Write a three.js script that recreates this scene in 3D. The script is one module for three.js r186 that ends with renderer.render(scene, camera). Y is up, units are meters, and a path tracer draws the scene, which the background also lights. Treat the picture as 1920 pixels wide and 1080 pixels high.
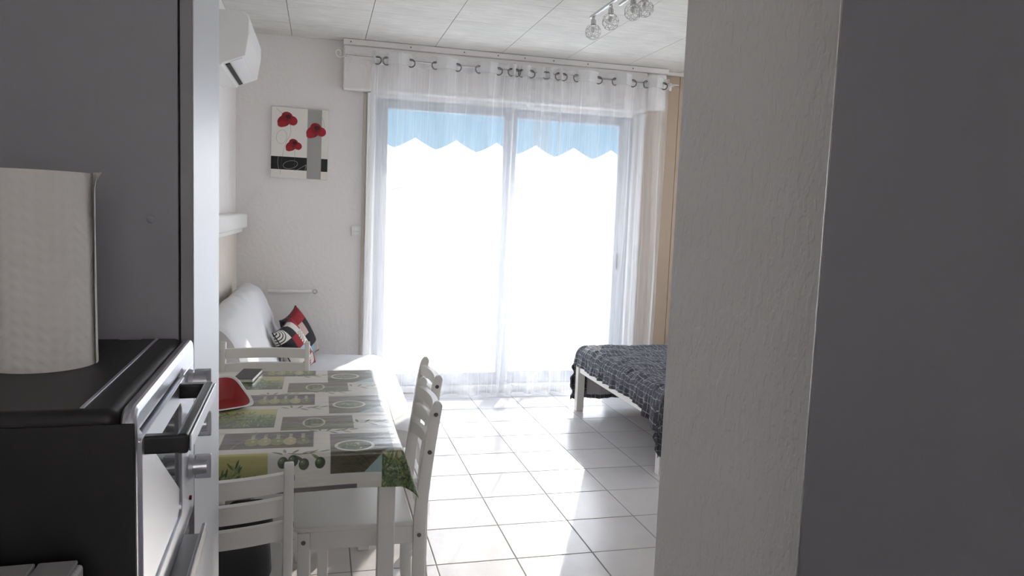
import * as THREE from 'three';
import { RoundedBoxGeometry } from 'three/addons/geometries/RoundedBoxGeometry.js';
import { mergeGeometries, mergeVertices, toCreasedNormals } from 'three/addons/utils/BufferGeometryUtils.js';

// ---------------------------------------------------------------- camera, sky, sun, exposure
const scene = new THREE.Scene();
const camera = new THREE.PerspectiveCamera(42.607, 1920 / 1080, 0.05, 400);
camera.position.set(0, 1.4, 0);
camera.rotation.order = 'YXZ';
camera.rotation.set(-0.09634, -0.25528, 0.03922);
scene.add(camera);

const SUN_EL = 27 * Math.PI / 180, SUN_DIR = new THREE.Vector3(0.418 * Math.cos(SUN_EL), Math.sin(SUN_EL), -0.908 * Math.cos(SUN_EL)).normalize();
// a bright, slightly hazy sky: white at the horizon, soft blue above, a broad glow round the sun
{
  const w = 256, h = 128, d = new Float32Array(w * h * 4);
  for (let r = 0; r < h; r++) for (let c = 0; c < w; c++) {
    const up = ((r + 0.5) / h - 0.5) * Math.PI, az = ((c + 0.5) / w - 0.5) * 2 * Math.PI, y = Math.sin(up);
    const x = Math.cos(az) * Math.cos(up), z = Math.sin(az) * Math.cos(up), k = Math.max(0, x * SUN_DIR.x + y * SUN_DIR.y + z * SUN_DIR.z);
    const t = Math.pow(Math.max(0, y), 0.55), glow = 0.35 * Math.pow(k, 6), o = (r * w + c) * 4;
    d[o] = 0.98 - 0.52 * t + glow; d[o + 1] = 0.98 - 0.40 * t + glow * 0.97; d[o + 2] = 1.0 - 0.24 * t + glow * 0.9; d[o + 3] = 1;
  }
  const t = new THREE.DataTexture(d, w, h, THREE.RGBAFormat, THREE.FloatType);
  t.mapping = THREE.EquirectangularReflectionMapping; t.magFilter = t.minFilter = THREE.LinearFilter; t.needsUpdate = true;
  scene.background = t;
}
scene.backgroundIntensity = 1.8;

const sun = new THREE.DirectionalLight(0xfff8ee, 1.8);
sun.name = 'sun';
sun.position.copy(SUN_DIR).multiplyScalar(30).add(new THREE.Vector3(1.3, 0, -4));
sun.target.position.set(1.3, 0, -4);
sun.castShadow = true;
sun.shadow.mapSize.set(4096, 4096);
Object.assign(sun.shadow.camera, { left: -8, right: 8, top: 8, bottom: -8, near: 1, far: 70 });
scene.add(sun, sun.target);

const renderer = new THREE.WebGLRenderer({ antialias: true });
renderer.toneMapping = THREE.LinearToneMapping;
renderer.toneMappingExposure = 4.5;
renderer.shadowMap.enabled = true;

// ---------------------------------------------------------------- helpers
let seed = 12345;
const rnd = () => { seed = (seed * 1664525 + 1013904223) >>> 0; return seed / 4294967296; };
const rr = (a, b) => a + (b - a) * rnd();
const hash = (x, y, s) => { let h = (x * 374761393 + y * 668265263 + s * 974634777) | 0; h = Math.imul(h ^ (h >>> 13), 1274126177); h ^= h >>> 16; return (h >>> 0) / 4294967296; };
const smooth = (t) => t * t * (3 - 2 * t), mix = (a, b, t) => a + (b - a) * t, clamp = (x, a = 0, b = 1) => Math.min(b, Math.max(a, x));
const sstep = (a, b, x) => smooth(clamp((x - a) / (b - a)));
function vnoise(x, y, s = 0, px = 0, py = 0) {        // value noise, periodic when px, py are given
  const xi = Math.floor(x), yi = Math.floor(y), u = smooth(x - xi), v = smooth(y - yi);
  const w = (a, p) => (p ? ((a % p) + p) % p : a), h = (i, j) => hash(w(xi + i, px), w(yi + j, py), s);
  return mix(mix(h(0, 0), h(1, 0), u), mix(h(0, 1), h(1, 1), u), v);
}
function fbm(x, y, s, oct = 4, px = 0, py = 0) {
  let a = 0.5, t = 0, n = 0;
  for (let i = 0; i < oct; i++) { t += a * vnoise(x, y, s + i * 17, px, py); n += a; x *= 2; y *= 2; px *= 2; py *= 2; a *= 0.5; }
  return t / n;
}
function tex(size, fn, srgb = false, w = size) {      // fn(u, v) -> grey 0..1 or [r, g, b] 0..1
  const d = new Uint8Array(w * size * 4);
  for (let j = 0; j < size; j++) for (let i = 0; i < w; i++) {
    const c = fn(i / w, j / size), o = (j * w + i) * 4;
    for (let k = 0; k < 3; k++) d[o + k] = 255 * clamp(Array.isArray(c) ? c[k] : c);
    d[o + 3] = 255;
  }
  const t = new THREE.DataTexture(d, w, size);
  t.wrapS = t.wrapT = THREE.RepeatWrapping; t.magFilter = THREE.LinearFilter; t.minFilter = THREE.LinearMipmapLinearFilter; t.generateMipmaps = true;
  if (srgb) t.colorSpace = THREE.SRGBColorSpace;
  t.needsUpdate = true;
  return t;
}
const rep = (t, x, y) => { const c = t.clone(); c.repeat.set(x, y); c.needsUpdate = true; return c; };
function canvasTex(w, h, draw) {
  const c = document.createElement('canvas'); c.width = w; c.height = h;
  draw(c.getContext('2d'), w, h);
  const t = new THREE.CanvasTexture(c); t.colorSpace = THREE.SRGBColorSpace; t.wrapS = t.wrapT = THREE.RepeatWrapping;
  return t;
}
function boxUV(g) {                                   // uv in metres, by the dominant axis of the normal
  const p = g.attributes.position, n = g.attributes.normal, uv = new Float32Array(p.count * 2);
  for (let i = 0; i < p.count; i++) {
    const ax = Math.abs(n.getX(i)), ay = Math.abs(n.getY(i)), az = Math.abs(n.getZ(i));
    const [a, b] = ay >= ax && ay >= az ? [p.getX(i), p.getZ(i)] : ax >= az ? [p.getZ(i), p.getY(i)] : [p.getX(i), p.getY(i)];
    uv[2 * i] = a; uv[2 * i + 1] = b;
  }
  g.setAttribute('uv', new THREE.BufferAttribute(uv, 2));
  return g;
}
function bx(x0, x1, y0, y1, z0, z1, r = 0.002, seg = 1) {
  const w = x1 - x0, h = y1 - y0, d = z1 - z0;
  const g = r > 0 ? new RoundedBoxGeometry(w, h, d, seg, Math.min(r, w / 2.01, h / 2.01, d / 2.01)) : new THREE.BoxGeometry(w, h, d);
  g.translate((x0 + x1) / 2, (y0 + y1) / 2, (z0 + z1) / 2);
  return boxUV(g);
}
function cyl(r0, r1, a, b, n = 16) {                  // a cylinder from point a (radius r0) to point b (radius r1)
  const A = new THREE.Vector3(...a), B = new THREE.Vector3(...b), L = A.distanceTo(B);
  const g = new THREE.CylinderGeometry(r1, r0, L, n);
  g.applyQuaternion(new THREE.Quaternion().setFromUnitVectors(new THREE.Vector3(0, 1, 0), B.clone().sub(A).normalize()));
  g.translate((A.x + B.x) / 2, (A.y + B.y) / 2, (A.z + B.z) / 2);
  return g;
}
const tube = (pts, r, n = 40, rad = 8, closed = false) => new THREE.TubeGeometry(new THREE.CatmullRomCurve3(pts.map((p) => new THREE.Vector3(...p)), closed), n, r, rad, closed);
function join(gs) {
  gs = (Array.isArray(gs) ? gs : [gs]).map((g) => {
    const q = g.index ? g.toNonIndexed() : g.clone();
    for (const k of Object.keys(q.attributes)) if (!['position', 'normal', 'uv'].includes(k)) q.deleteAttribute(k);
    return q;
  });
  return gs.length > 1 ? mergeGeometries(gs) : gs[0];
}
const used = {};
function numbered(name) { used[name] = (used[name] || 0) + 1; return used[name] === 1 ? name : `${name}_${String(used[name] - 1).padStart(3, '0')}`; }
function mesh(name, geo, mat, parent) {
  const m = new THREE.Mesh(Array.isArray(geo) ? join(geo) : geo, mat);
  m.castShadow = m.receiveShadow = true;
  m.name = parent && parent !== scene ? name : numbered(name);
  if (parent && parent !== scene) {
    const same = parent.children.filter((c) => c.name.replace(/_\d{3}$/, '') === name).length;
    if (same) m.name = `${name}_${String(same).padStart(3, '0')}`;
  }
  (parent || scene).add(m);
  return m;
}
function tag(o, label, category, group) { Object.assign(o.userData, { label, category }); if (group) o.userData.group = group; return o; }
function thing(name, label, category, pos = [0, 0, 0], turn = 0, group) {
  const o = new THREE.Group(); o.name = numbered(name); o.position.set(...pos); o.rotation.y = turn; scene.add(o);
  return tag(o, label, category, group);
}
function struct(name, geo, mat) { const m = mesh(name, geo, mat, scene); m.userData.kind = 'structure'; return m; }
function structGroup(name) { const o = new THREE.Group(); o.name = numbered(name); o.userData.kind = 'structure'; scene.add(o); return o; }
function grid(nu, nv, fn, flip = false) {             // parametric sheet, fn(u, v) -> [x, y, z] (and uv as 4th, 5th)
  const p = [], uv = [], ix = [];
  for (let j = 0; j <= nv; j++) for (let i = 0; i <= nu; i++) { const q = fn(i / nu, j / nv); p.push(q[0], q[1], q[2]); uv.push(q.length > 3 ? q[3] : i / nu, q.length > 3 ? q[4] : j / nv); }
  for (let j = 0; j < nv; j++) for (let i = 0; i < nu; i++) { const a = j * (nu + 1) + i, b = a + 1, c = a + nu + 1, d = c + 1; flip ? ix.push(a, c, b, b, c, d) : ix.push(a, b, c, b, d, c); }
  const g = new THREE.BufferGeometry();
  g.setAttribute('position', new THREE.Float32BufferAttribute(p, 3)); g.setAttribute('uv', new THREE.Float32BufferAttribute(uv, 2)); g.setIndex(ix); g.computeVertexNormals();
  return g;
}
const lin = (r, g, b) => new THREE.Color().setRGB(r, g, b);
const std = (o) => new THREE.MeshStandardMaterial(o), phys = (o) => new THREE.MeshPhysicalMaterial(o);

// ---------------------------------------------------------------- materials
const T = {
  stucco: tex(512, (u, v) => {                        // rough plaster with soft vertical runs
    const a = fbm(u * 24, v * 14, 3, 4, 24, 14), b = fbm(u * 60, v * 34, 9, 2, 60, 34);
    return 0.25 + 0.55 * sstep(0.42, 0.68, a) + 0.22 * (b - 0.5);
  }),
  plaster: tex(512, (u, v) => { const a = fbm(u * 40, v * 40, 21, 4, 40, 40); return 0.3 + 0.5 * sstep(0.35, 0.7, a); }),
  fibre: tex(512, (u, v) => { const a = fbm(u * 12, v * 90, 31, 3, 12, 90), b = fbm(u * 50, v * 50, 35, 3, 50, 50); return clamp(0.2 + 0.7 * a + 0.3 * (b - 0.5)); }),
  ceilCol: tex(512, (u, v) => { const a = fbm(u * 10, v * 80, 41, 4, 10, 80), b = fbm(u * 6, v * 6, 44, 3, 6, 6), c = 0.86 + 0.1 * a + 0.05 * (b - 0.5); return [c, c * 0.992, c * 0.97]; }, true),
  brushed: tex(512, (u, v) => { const a = fbm(u * 120, v * 3, 51, 3, 120, 3); return 0.4 + 0.4 * a; }),
  weave: tex(256, (u, v) => 0.5 + 0.25 * Math.sin(u * 2 * Math.PI * 64) * Math.sin(v * 2 * Math.PI * 64) + 0.4 * (fbm(u * 32, v * 32, 61, 3, 32, 32) - 0.5)),
  soft: tex(256, (u, v) => fbm(u * 8, v * 8, 71, 4, 8, 8)),
  wood: tex(256, (u, v) => { const a = fbm(u * 40, v * 3, 81, 3, 40, 3); return 0.4 + 0.5 * a; }),
  tile: tex(256, (u, v) => { const a = fbm(u * 6, v * 6, 91, 4, 6, 6); const c = 0.93 + 0.07 * a; return [c, c * 0.985, c * 0.975]; }, true),
  towel: tex(256, (u, v) => { const x = u * 24, y = v * 24 + 0.5 * Math.sin(u * 2 * Math.PI * 6); const w = 0.5 + 0.5 * Math.sin(2 * Math.PI * y + 1.2 * Math.sin(2 * Math.PI * x / 3)); return 0.2 + 0.6 * w * (0.6 + 0.4 * Math.sin(2 * Math.PI * x)); }),
  curtain: tex(1024, (u, v) => {                      // how closed the sheer is: fine threads, soft vertical runs, a few creases
    const t = fbm(u * 220, v * 8, 101, 2, 220, 8), r = fbm(u * 18, v * 2, 107, 3, 18, 2);
    let c = 0;
    for (let k = 0; k < 7; k++) { const x = (k + 0.7 * hash(k, 1, 9)) / 7 + 0.02 * (fbm(v * 3, k * 7.3, 111, 3, 3) - 0.5), d = Math.abs(u - x); c = Math.max(c, (1 - clamp(d / 0.004)) * (0.3 + 0.7 * vnoise(v * 5, k, 115, 5))); }
    return clamp(0.335 + 0.08 * (t - 0.5) + 0.11 * (r - 0.5) + 0.2 * c);
  }, false, 512),
};
const M = {
  wall: std({ color: lin(0.86, 0.83, 0.815), roughness: 0.9, bumpMap: rep(T.plaster, 1.2, 1.2), bumpScale: 0.0012 }),
  partition: std({ color: lin(0.86, 0.835, 0.815), roughness: 0.85, bumpMap: rep(T.stucco, 3.4, 3.4), bumpScale: 0.0017 }),
  kitchenWall: std({ color: lin(0.82, 0.81, 0.80), roughness: 0.9 }),
  ceiling: std({ map: rep(T.ceilCol, 1.1, 1.1), color: lin(0.95, 0.95, 0.95), roughness: 0.95, bumpMap: rep(T.fibre, 1.6, 1.6), bumpScale: 0.0018 }),
  ceilingBack: std({ color: lin(0.6, 0.58, 0.55), roughness: 0.95 }),
  grout: std({ color: lin(0.20, 0.185, 0.18), roughness: 0.9 }),
  tiles: [0.60, 0.585, 0.57].map((c) => phys({ map: rep(T.tile, 1.5, 1.5), color: lin(c, c * 0.985, c * 0.995), roughness: 0.22, specularIntensity: 0.55, bumpMap: rep(T.soft, 3, 3), bumpScale: 0.0006 })),
  tan: std({ color: lin(0.46, 0.36, 0.27), roughness: 0.6, bumpMap: rep(T.wood, 2, 1), bumpScale: 0.0004 }),
  beige: std({ color: lin(0.72, 0.66, 0.58), roughness: 0.6 }),
  pvc: phys({ color: lin(0.86, 0.87, 0.88), roughness: 0.3 }),
  sash: phys({ color: lin(0.55, 0.58, 0.63), roughness: 0.35 }),
  white: phys({ color: lin(0.84, 0.835, 0.82), roughness: 0.35 }),
  paintWood: phys({ color: lin(0.80, 0.785, 0.755), roughness: 0.42, bumpMap: rep(T.wood, 4, 4), bumpScale: 0.0003 }),
  glass: phys({ color: 0xffffff, roughness: 0, transmission: 1, thickness: 0, ior: 1.5 }),
  curtain: phys({ color: lin(0.93, 0.93, 0.94), roughness: 1, transmission: 0.16, thickness: 0, transparent: true, opacity: 1, alphaMap: rep(T.curtain, 1.0, 0.8), side: THREE.DoubleSide, specularIntensity: 0.1 }),
  header: phys({ color: lin(0.93, 0.93, 0.94), roughness: 1, transmission: 0.4, thickness: 0, transparent: true, opacity: 0.6, side: THREE.DoubleSide, specularIntensity: 0.1 }),
  chrome: std({ color: lin(0.55, 0.54, 0.53), roughness: 0.22, metalness: 1 }),
  darkMetal: std({ color: lin(0.18, 0.17, 0.165), roughness: 0.4, metalness: 0.8 }),
  laminate: std({ color: lin(0.335, 0.335, 0.355), roughness: 0.5, bumpMap: rep(T.brushed, 3, 1), bumpScale: 0.00015 }),
  laminateDark: phys({ color: lin(0.30, 0.295, 0.31), roughness: 0.42, bumpMap: rep(T.brushed, 3, 1), bumpScale: 0.0002 }),
  brushedSteel: std({ color: lin(0.60, 0.605, 0.63), roughness: 0.45, metalness: 0.5, bumpMap: rep(T.brushed, 4, 1), bumpScale: 0.00015 }),
  silver: std({ color: lin(0.62, 0.63, 0.68), roughness: 0.32, metalness: 0.9 }),
  black: phys({ color: lin(0.012, 0.012, 0.014), roughness: 0.45 }),
  blackSatin: phys({ color: lin(0.02, 0.02, 0.023), roughness: 0.3 }),
  darkInside: std({ color: lin(0.03, 0.03, 0.032), roughness: 0.6 }),
  paper: std({ color: lin(0.82, 0.80, 0.77), roughness: 1, bumpMap: rep(T.towel, 3, 3), bumpScale: 0.0019 }),
  card: std({ color: lin(0.45, 0.35, 0.25), roughness: 0.9 }),
  sofa: std({ color: lin(0.70, 0.70, 0.715), roughness: 1, bumpMap: rep(T.weave, 6, 6), bumpScale: 0.0008 }),
  worktop: std({ color: lin(0.16, 0.155, 0.15), roughness: 0.45 }),
  red: phys({ color: lin(0.42, 0.03, 0.035), roughness: 0.22, bumpMap: rep(T.soft, 8, 8), bumpScale: 0.001 }),
  ceramic: phys({ color: lin(0.80, 0.79, 0.75), roughness: 0.2 }),
  bagFabric: std({ color: lin(0.016, 0.016, 0.02), roughness: 0.6, bumpMap: rep(T.weave, 8, 8), bumpScale: 0.0005 }),
  awning: phys({ color: lin(0.17, 0.275, 0.345), roughness: 1, transmission: 0.22, thickness: 0, side: THREE.DoubleSide }),
  render: std({ color: lin(0.72, 0.70, 0.68), roughness: 0.9 }),
  concrete: std({ color: lin(0.55, 0.54, 0.52), roughness: 0.9 }),
  bulb: phys({ color: lin(0.85, 0.85, 0.82), roughness: 0.3 }),
};

// ---------------------------------------------------------------- the room
const ZW = -5.70, XL = -0.60, XR = 4.20, CY = 2.63, ZK = 1.3, TP = 0.3326, TX0 = 0.4651, TZ0 = -2.812;
{
  // floor: a bed of grout with every tile of its own
  const floor = struct('floor', bx(XL - 0.2, XR + 0.2, -0.2, -0.0015, ZW - 0.02, ZK + 0.15, 0), M.grout);
  const g = (() => {                                  // a tile with a bevelled top edge, 18 triangles
    const a = (TP - 0.005) / 2, b = a - 0.0016, y0 = -0.002, y1 = -0.0006, y2 = 0, p = [], q = (A, B, C, D) => p.push(...A, ...B, ...C, ...A, ...C, ...D);
    const ring = (r, y) => [[-r, y, r], [r, y, r], [r, y, -r], [-r, y, -r]];
    const R0 = ring(a, y0), R1 = ring(a, y1), R2 = ring(b, y2);
    q(...R2);
    for (let i = 0; i < 4; i++) { const j = (i + 1) % 4; q(R1[i], R1[j], R2[j], R2[i]); q(R0[i], R0[j], R1[j], R1[i]); }
    const o = new THREE.BufferGeometry(); o.setAttribute('position', new THREE.Float32BufferAttribute(p, 3)); o.computeVertexNormals();
    return boxUV(o);
  })();
  let n = 0;
  for (let k = -9; k <= 9; k++) for (let i = -4; i <= 11; i++) {
    const x = TX0 + (i + 0.5) * TP, z = TZ0 - (k - 0.5) * TP;
    if (x - TP / 2 < XL - 0.3 || x - TP / 2 > XR || z - TP / 2 < ZW - 0.2 || z > 0.4 || (z > -1.2 && (x < -0.2 || x > 1))) continue;
    const t = mesh('tile', g, M.tiles[Math.floor(hash(i, k, 5) * 3)], floor);
    t.position.set(x, rr(-0.0003, 0.0001), z); t.rotation.set(rr(-0.0007, 0.0007), 0, rr(-0.0007, 0.0007));
    n++;
  }
  // ceiling of square fibre panels
  const ceil = struct('ceiling', bx(XL - 0.2, XR + 0.2, CY + 0.012, CY + 0.2, ZW - 0.25, ZK + 0.2, 0), M.ceilingBack);
  const P = 0.51;
  for (let i = -1; i <= 8; i++) for (let k = 0; k < 8; k++) {
    const x0 = -0.22 + (i) * P, z0 = -5.31 + k * P - P;
    const a = Math.max(x0, XL), b = Math.min(x0 + P, XR), c = Math.max(z0, ZW), d = z0 + P;
    if (b - a < 0.05) continue;
    mesh('ceiling_panel', bx(a + 0.0012, b - 0.0012, CY, CY + 0.012, c + 0.0012, d - 0.0012, 0.002), M.ceiling, ceil);
  }
  mesh('ceiling_board', bx(XL, XR, CY, CY + 0.012, -5.31 + 7 * P + 0.002, ZK, 0.001), M.ceiling, ceil);
  // walls
  const wl = struct('wall_left', bx(XL - 0.2, XL, 0, CY, ZW, ZK, 0), M.wall);
  const planks = [];
  for (let z = -5.69; z < -2.6; z += 0.085) planks.push(bx(XL, XL + 0.009, 0.08, 1.25, z + 0.001, z + 0.084, 0.003));
  mesh('panelling', planks, M.beige, wl);
  const wb = struct('wall_back', [bx(XL - 0.2, 0.33, 0, CY, ZW - 0.2, ZW, 0), bx(2.53, XR + 0.2, 0, CY, ZW - 0.2, ZW, 0), bx(0.33, 2.53, 2.28, CY, ZW - 0.2, ZW, 0)], M.wall);
  for (let x = 2.545, i = 0; x < XR - 0.02; x += 0.15, i++) mesh('plank', bx(x + 0.001, Math.min(x + 0.149, XR), 0.0, 2.60, ZW, ZW + 0.012, 0.004), M.tan, wb);
  struct('wall_right', [bx(XR, XR + 0.2, 0, CY, ZW, -5.0, 0), bx(XR, XR + 0.2, 0, CY, -2.3, -1.2, 0), bx(XR, XR + 0.2, 0, 0.75, -5.0, -2.3, 0), bx(XR, XR + 0.2, 2.3, CY, -5.0, -2.3, 0)], M.wall);
  const rw = structGroup('window_2');                  // the sleeping corner's side window, hidden by the partition, its blind drawn
  mesh('frame', [bx(XR + 0.06, XR + 0.12, 0.75, 2.3, -5.0, -4.94, 0.004), bx(XR + 0.06, XR + 0.12, 0.75, 2.3, -2.36, -2.3, 0.004), bx(XR + 0.06, XR + 0.12, 0.75, 0.81, -4.94, -2.36, 0.004), bx(XR + 0.06, XR + 0.12, 2.24, 2.3, -4.94, -2.36, 0.004), bx(XR + 0.06, XR + 0.12, 0.81, 2.24, -3.68, -3.62, 0.004)], M.pvc, rw);
  mesh('blind', bx(XR + 0.03, XR + 0.031, 0.76, 2.29, -4.99, -2.31, 0), phys({ color: lin(0.95, 0.94, 0.925), roughness: 1, transmission: 0.8, thickness: 0, side: THREE.DoubleSide }), rw);
  for (const z of [-4.94, -3.62]) mesh('pane', bx(XR + 0.088, XR + 0.092, 0.81, 2.24, z, z + 1.26, 0), M.glass, rw);
  struct('wall_front', [bx(XL - 0.2, -0.3, 0, CY, ZK, ZK + 0.2, 0), bx(1.0, 1.4, 0, CY, ZK, ZK + 0.2, 0), bx(-0.3, 1.0, 0, 0.9, ZK, ZK + 0.2, 0), bx(-0.3, 1.0, 2.2, CY, ZK, ZK + 0.2, 0)], M.kitchenWall);
  const kw = structGroup('window_1');                  // the kitchen's own window, behind the camera
  mesh('frame', [bx(-0.3, -0.24, 0.9, 2.2, ZK + 0.06, ZK + 0.12, 0.004), bx(0.94, 1.0, 0.9, 2.2, ZK + 0.06, ZK + 0.12, 0.004), bx(-0.24, 0.94, 0.9, 0.96, ZK + 0.06, ZK + 0.12, 0.004), bx(-0.24, 0.94, 2.14, 2.2, ZK + 0.06, ZK + 0.12, 0.004), bx(0.32, 0.38, 0.96, 2.14, ZK + 0.06, ZK + 0.12, 0.004)], M.pvc, kw);
  mesh('blind', bx(-0.26, 0.96, 0.93, 2.18, ZK + 0.03, ZK + 0.031, 0), phys({ color: lin(0.94, 0.90, 0.87), roughness: 1, transmission: 0.66, thickness: 0, side: THREE.DoubleSide }), kw);
  for (const x of [-0.24, 0.38]) mesh('pane', bx(x, x + 0.56, 0.96, 2.14, ZK + 0.088, ZK + 0.092, 0), M.glass, kw);
  struct('wall_kitchen', bx(1.2, 1.4, 0, CY, -1.22, ZK, 0), M.kitchenWall);
  // the stuccoed partition between kitchen and sleeping corner
  const PX = 0.691, PZ = -1.372;
  struct('wall_partition', bx(PX, XR, 0, CY, PZ, PZ + 0.521, 0.006, 2), M.partition);
  // trims
  struct('trim', [bx(0.292, 0.318, 0, 2.272, ZW, ZW + 0.014, 0.003)], M.beige);
}

// ---------------------------------------------------------------- sliding door
{
  const d = structGroup('door_1');
  const z0 = -5.745, z1 = -5.662;
  mesh('frame', [bx(0.33, 0.382, 0, 2.28, z0, z1, 0.004), bx(2.455, 2.53, 0, 2.28, z0, z1, 0.004), bx(0.382, 2.455, 2.235, 2.28, z0, z1, 0.004), bx(0.382, 2.455, 0.001, 0.055, z0, z1 + 0.005, 0.004),
    bx(0.318, 0.372, 0, 2.27, z1 + 0.001, z1 + 0.02, 0.003), bx(2.49, 2.535, 0, 2.27, z1 + 0.001, z1 + 0.02, 0.003)], M.pvc, d);
  const sash = (x0, x1, w0, w1, za, zb) => {
    const s = mesh('sash', [bx(x0, x0 + w0, 0.056, 2.232, za, zb, 0.004), bx(x1 - w1, x1, 0.056, 2.232, za, zb, 0.004), bx(x0 + w0, x1 - w1, 2.165, 2.232, za, zb, 0.004), bx(x0 + w0, x1 - w1, 0.056, 0.155, za, zb, 0.004)], M.sash, d);
    mesh('pane', bx(x0 + w0 - 0.005, x1 - w1 + 0.005, 0.15, 2.17, (za + zb) / 2 - 0.002, (za + zb) / 2 + 0.002, 0), M.glass, s);
    return s;
  };
  sash(0.384, 1.47, 0.09, 0.105, -5.698, -5.666);
  const s2 = sash(1.375, 2.453, 0.10, 0.112, -5.738, -5.706);
  mesh('handle', bx(2.37, 2.385, 1.0, 1.13, -5.7055, -5.70, 0.003), M.darkMetal, s2);
}

// ---------------------------------------------------------------- roller shutter box over the door
{
  const t = thing('shutter_box', 'white boxed-in roller shutter casing running above the balcony door', 'shutter box', [1.415, 2.272, ZW]);
  const L = (x) => x - 1.415, Y = (y) => y - 2.272;
  mesh('casing', bx(L(0.14), L(2.52), Y(2.274), Y(2.588), 0.001, 0.10, 0.012, 3), M.wall, t);
  mesh('casing', bx(L(2.522), L(2.69), Y(2.30), Y(2.588), 0.013, 0.098, 0.02, 3), M.wall, t);
  mesh('cover_strip', bx(L(0.138), L(2.692), Y(2.588), Y(2.628), 0.013, 0.113, 0.003), M.wall, t);
  for (const x of [0.19, 0.62, 1.02, 1.28, 1.49, 1.72, 2.0, 2.38]) mesh('screw', cyl(0.0055, 0.0045, [L(x), Y(2.607), 0.112], [L(x), Y(2.607), 0.1155], 10), M.darkMetal, t);
}

// ---------------------------------------------------------------- curtain rod and curtains
const ROD_Y = 2.49, ROD_Z = -5.50;
{
  const t = thing('curtain_rod', 'slim metal curtain rod with a curled end in front of the shutter box', 'curtain rod', [1.4, ROD_Y, ROD_Z]);
  mesh('rod', cyl(0.0065, 0.0065, [0.15 - 1.4, 0, 0], [2.74 - 1.4, 0, 0], 12), M.chrome, t);
  const curl = [];
  for (let i = 0; i <= 24; i++) { const a = i / 24 * Math.PI * 1.75, r = 0.028 - 0.006 * i / 24; curl.push([-1.315 + 0.028 - r * Math.sin(a) * 0.9 - 0.02 * (i / 24), 0.012 - 0.028 + r * (1 - Math.cos(a)), 0]); }
  mesh('finial', tube([[-1.245, 0, 0], [-1.27, -0.012, 0], ...curl], 0.004, 60, 6), M.white, t);
  for (const x of [0.195, 2.715]) mesh('bracket', [cyl(0.006, 0.006, [x - 1.4, 0.0, -0.097], [x - 1.4, 0, 0.004], 8), bx(x - 1.412, x - 1.388, -0.03, 0.03, -0.099, -0.095, 0.001)], M.white, t);
}
function curtain(label, xs, first, dl, dr, sd) {
  // xs: where the cloth passes the rod from front to back; between them it bellies out by turns
  const t = thing('curtain', label, 'curtain', [(xs[0] + xs[xs.length - 1]) / 2, 0, ROD_Z]);
  const cx = t.position.x, top = ROD_Y + 0.045, bot = 0.014, n = xs.length - 1;
  const NU = n * 16, NV = 90;
  const total = []; let L = 0; for (let i = 0; i < n; i++) { total.push(L); L += Math.max(0.14, (xs[i + 1] - xs[i])); }
  const f = (u, v) => {
    const y = mix(top, bot, v), s = Math.min(n - 1e-6, u * n), i = Math.floor(s), k = s - i;
    const wander = (j) => xs[j] + (vnoise(j * 3.1 + v * 1.7, sd, 5) - 0.5) * 0.05 * sstep(0.02, 0.7, v) * (j > 0 && j < n ? 1 : 0.3) + mix(dl, dr, j / n) * v;
    const a = wander(i), b = wander(i + 1), w = Math.max(0.03, b - a), sg = (i + first) % 2 ? -1 : 1;
    const A = Math.min(0.058, 0.02 + w * 0.55) * (0.8 + 0.4 * vnoise(i * 2.3, v * 2.2, sd + 3)) * (i === 0 || i === n - 1 ? 0.55 : 1);
    let z = sg * A * Math.sin(Math.PI * k), x = mix(a, b, k);
    x += sg * 0.012 * Math.sin(2 * Math.PI * k);
    const cr = vnoise(s * 5 + 0.8 * Math.sin(v * 5 + i), v * 3, sd + 9) - 0.5;
    z += cr * 0.012 * sstep(0, 0.15, v);
    const hem = bot + 0.02 * (vnoise(s * 1.1, 2, sd) - 0.3) * v;
    return [x - cx, mix(top, hem, v), z, (total[i] + k * Math.max(0.14, xs[i + 1] - xs[i])), y];
  };
  mesh('sheer_cloth', grid(NU, NV, f), M.curtain, t);
  mesh('header_band', grid(NU, 4, (u, v) => { const q = f(u, v * 0.032); return [q[0], q[1], q[2] + 0.0015, q[3], q[4]]; }), M.header, t);
  mesh('hem', grid(NU, 3, (u, v) => { const q = f(u, 0.985 + v * 0.015); return [q[0], q[1], q[2] - 0.0015, q[3], q[4]]; }), M.curtain, t);
  for (let j = 1; j < n; j++) {
    const e = new THREE.TorusGeometry(0.027, 0.0048, 8, 28);
    e.rotateY(((j + first) % 2 ? -1 : 1) * 0.3); e.translate(xs[j] - cx, -0.017 + ROD_Y, 0.009);
    mesh('eyelet', e, M.darkMetal, t);
  }
}
const W = (px) => 0.363 + (px - 704) * (2.618 - 0.363) / (1241 - 704) + 0.02 * (px - 704) / 537 * 0;   // along the rod, from its two ends
curtain('left sheer white curtain on metal eyelets hanging over the sliding door', [698, 707, 722, 764, 806, 845, 883, 919, 942, 952, 961, 979, 1006, 1022].map(W), 0, -0.05, -0.03, 3);
curtain('right sheer white curtain on metal eyelets beside the tan planked wall', [988, 1008, 1030, 1040, 1065, 1108, 1140, 1176, 1203, 1239, 1251].map(W), 0, 0.0, -0.015, 8);

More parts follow.
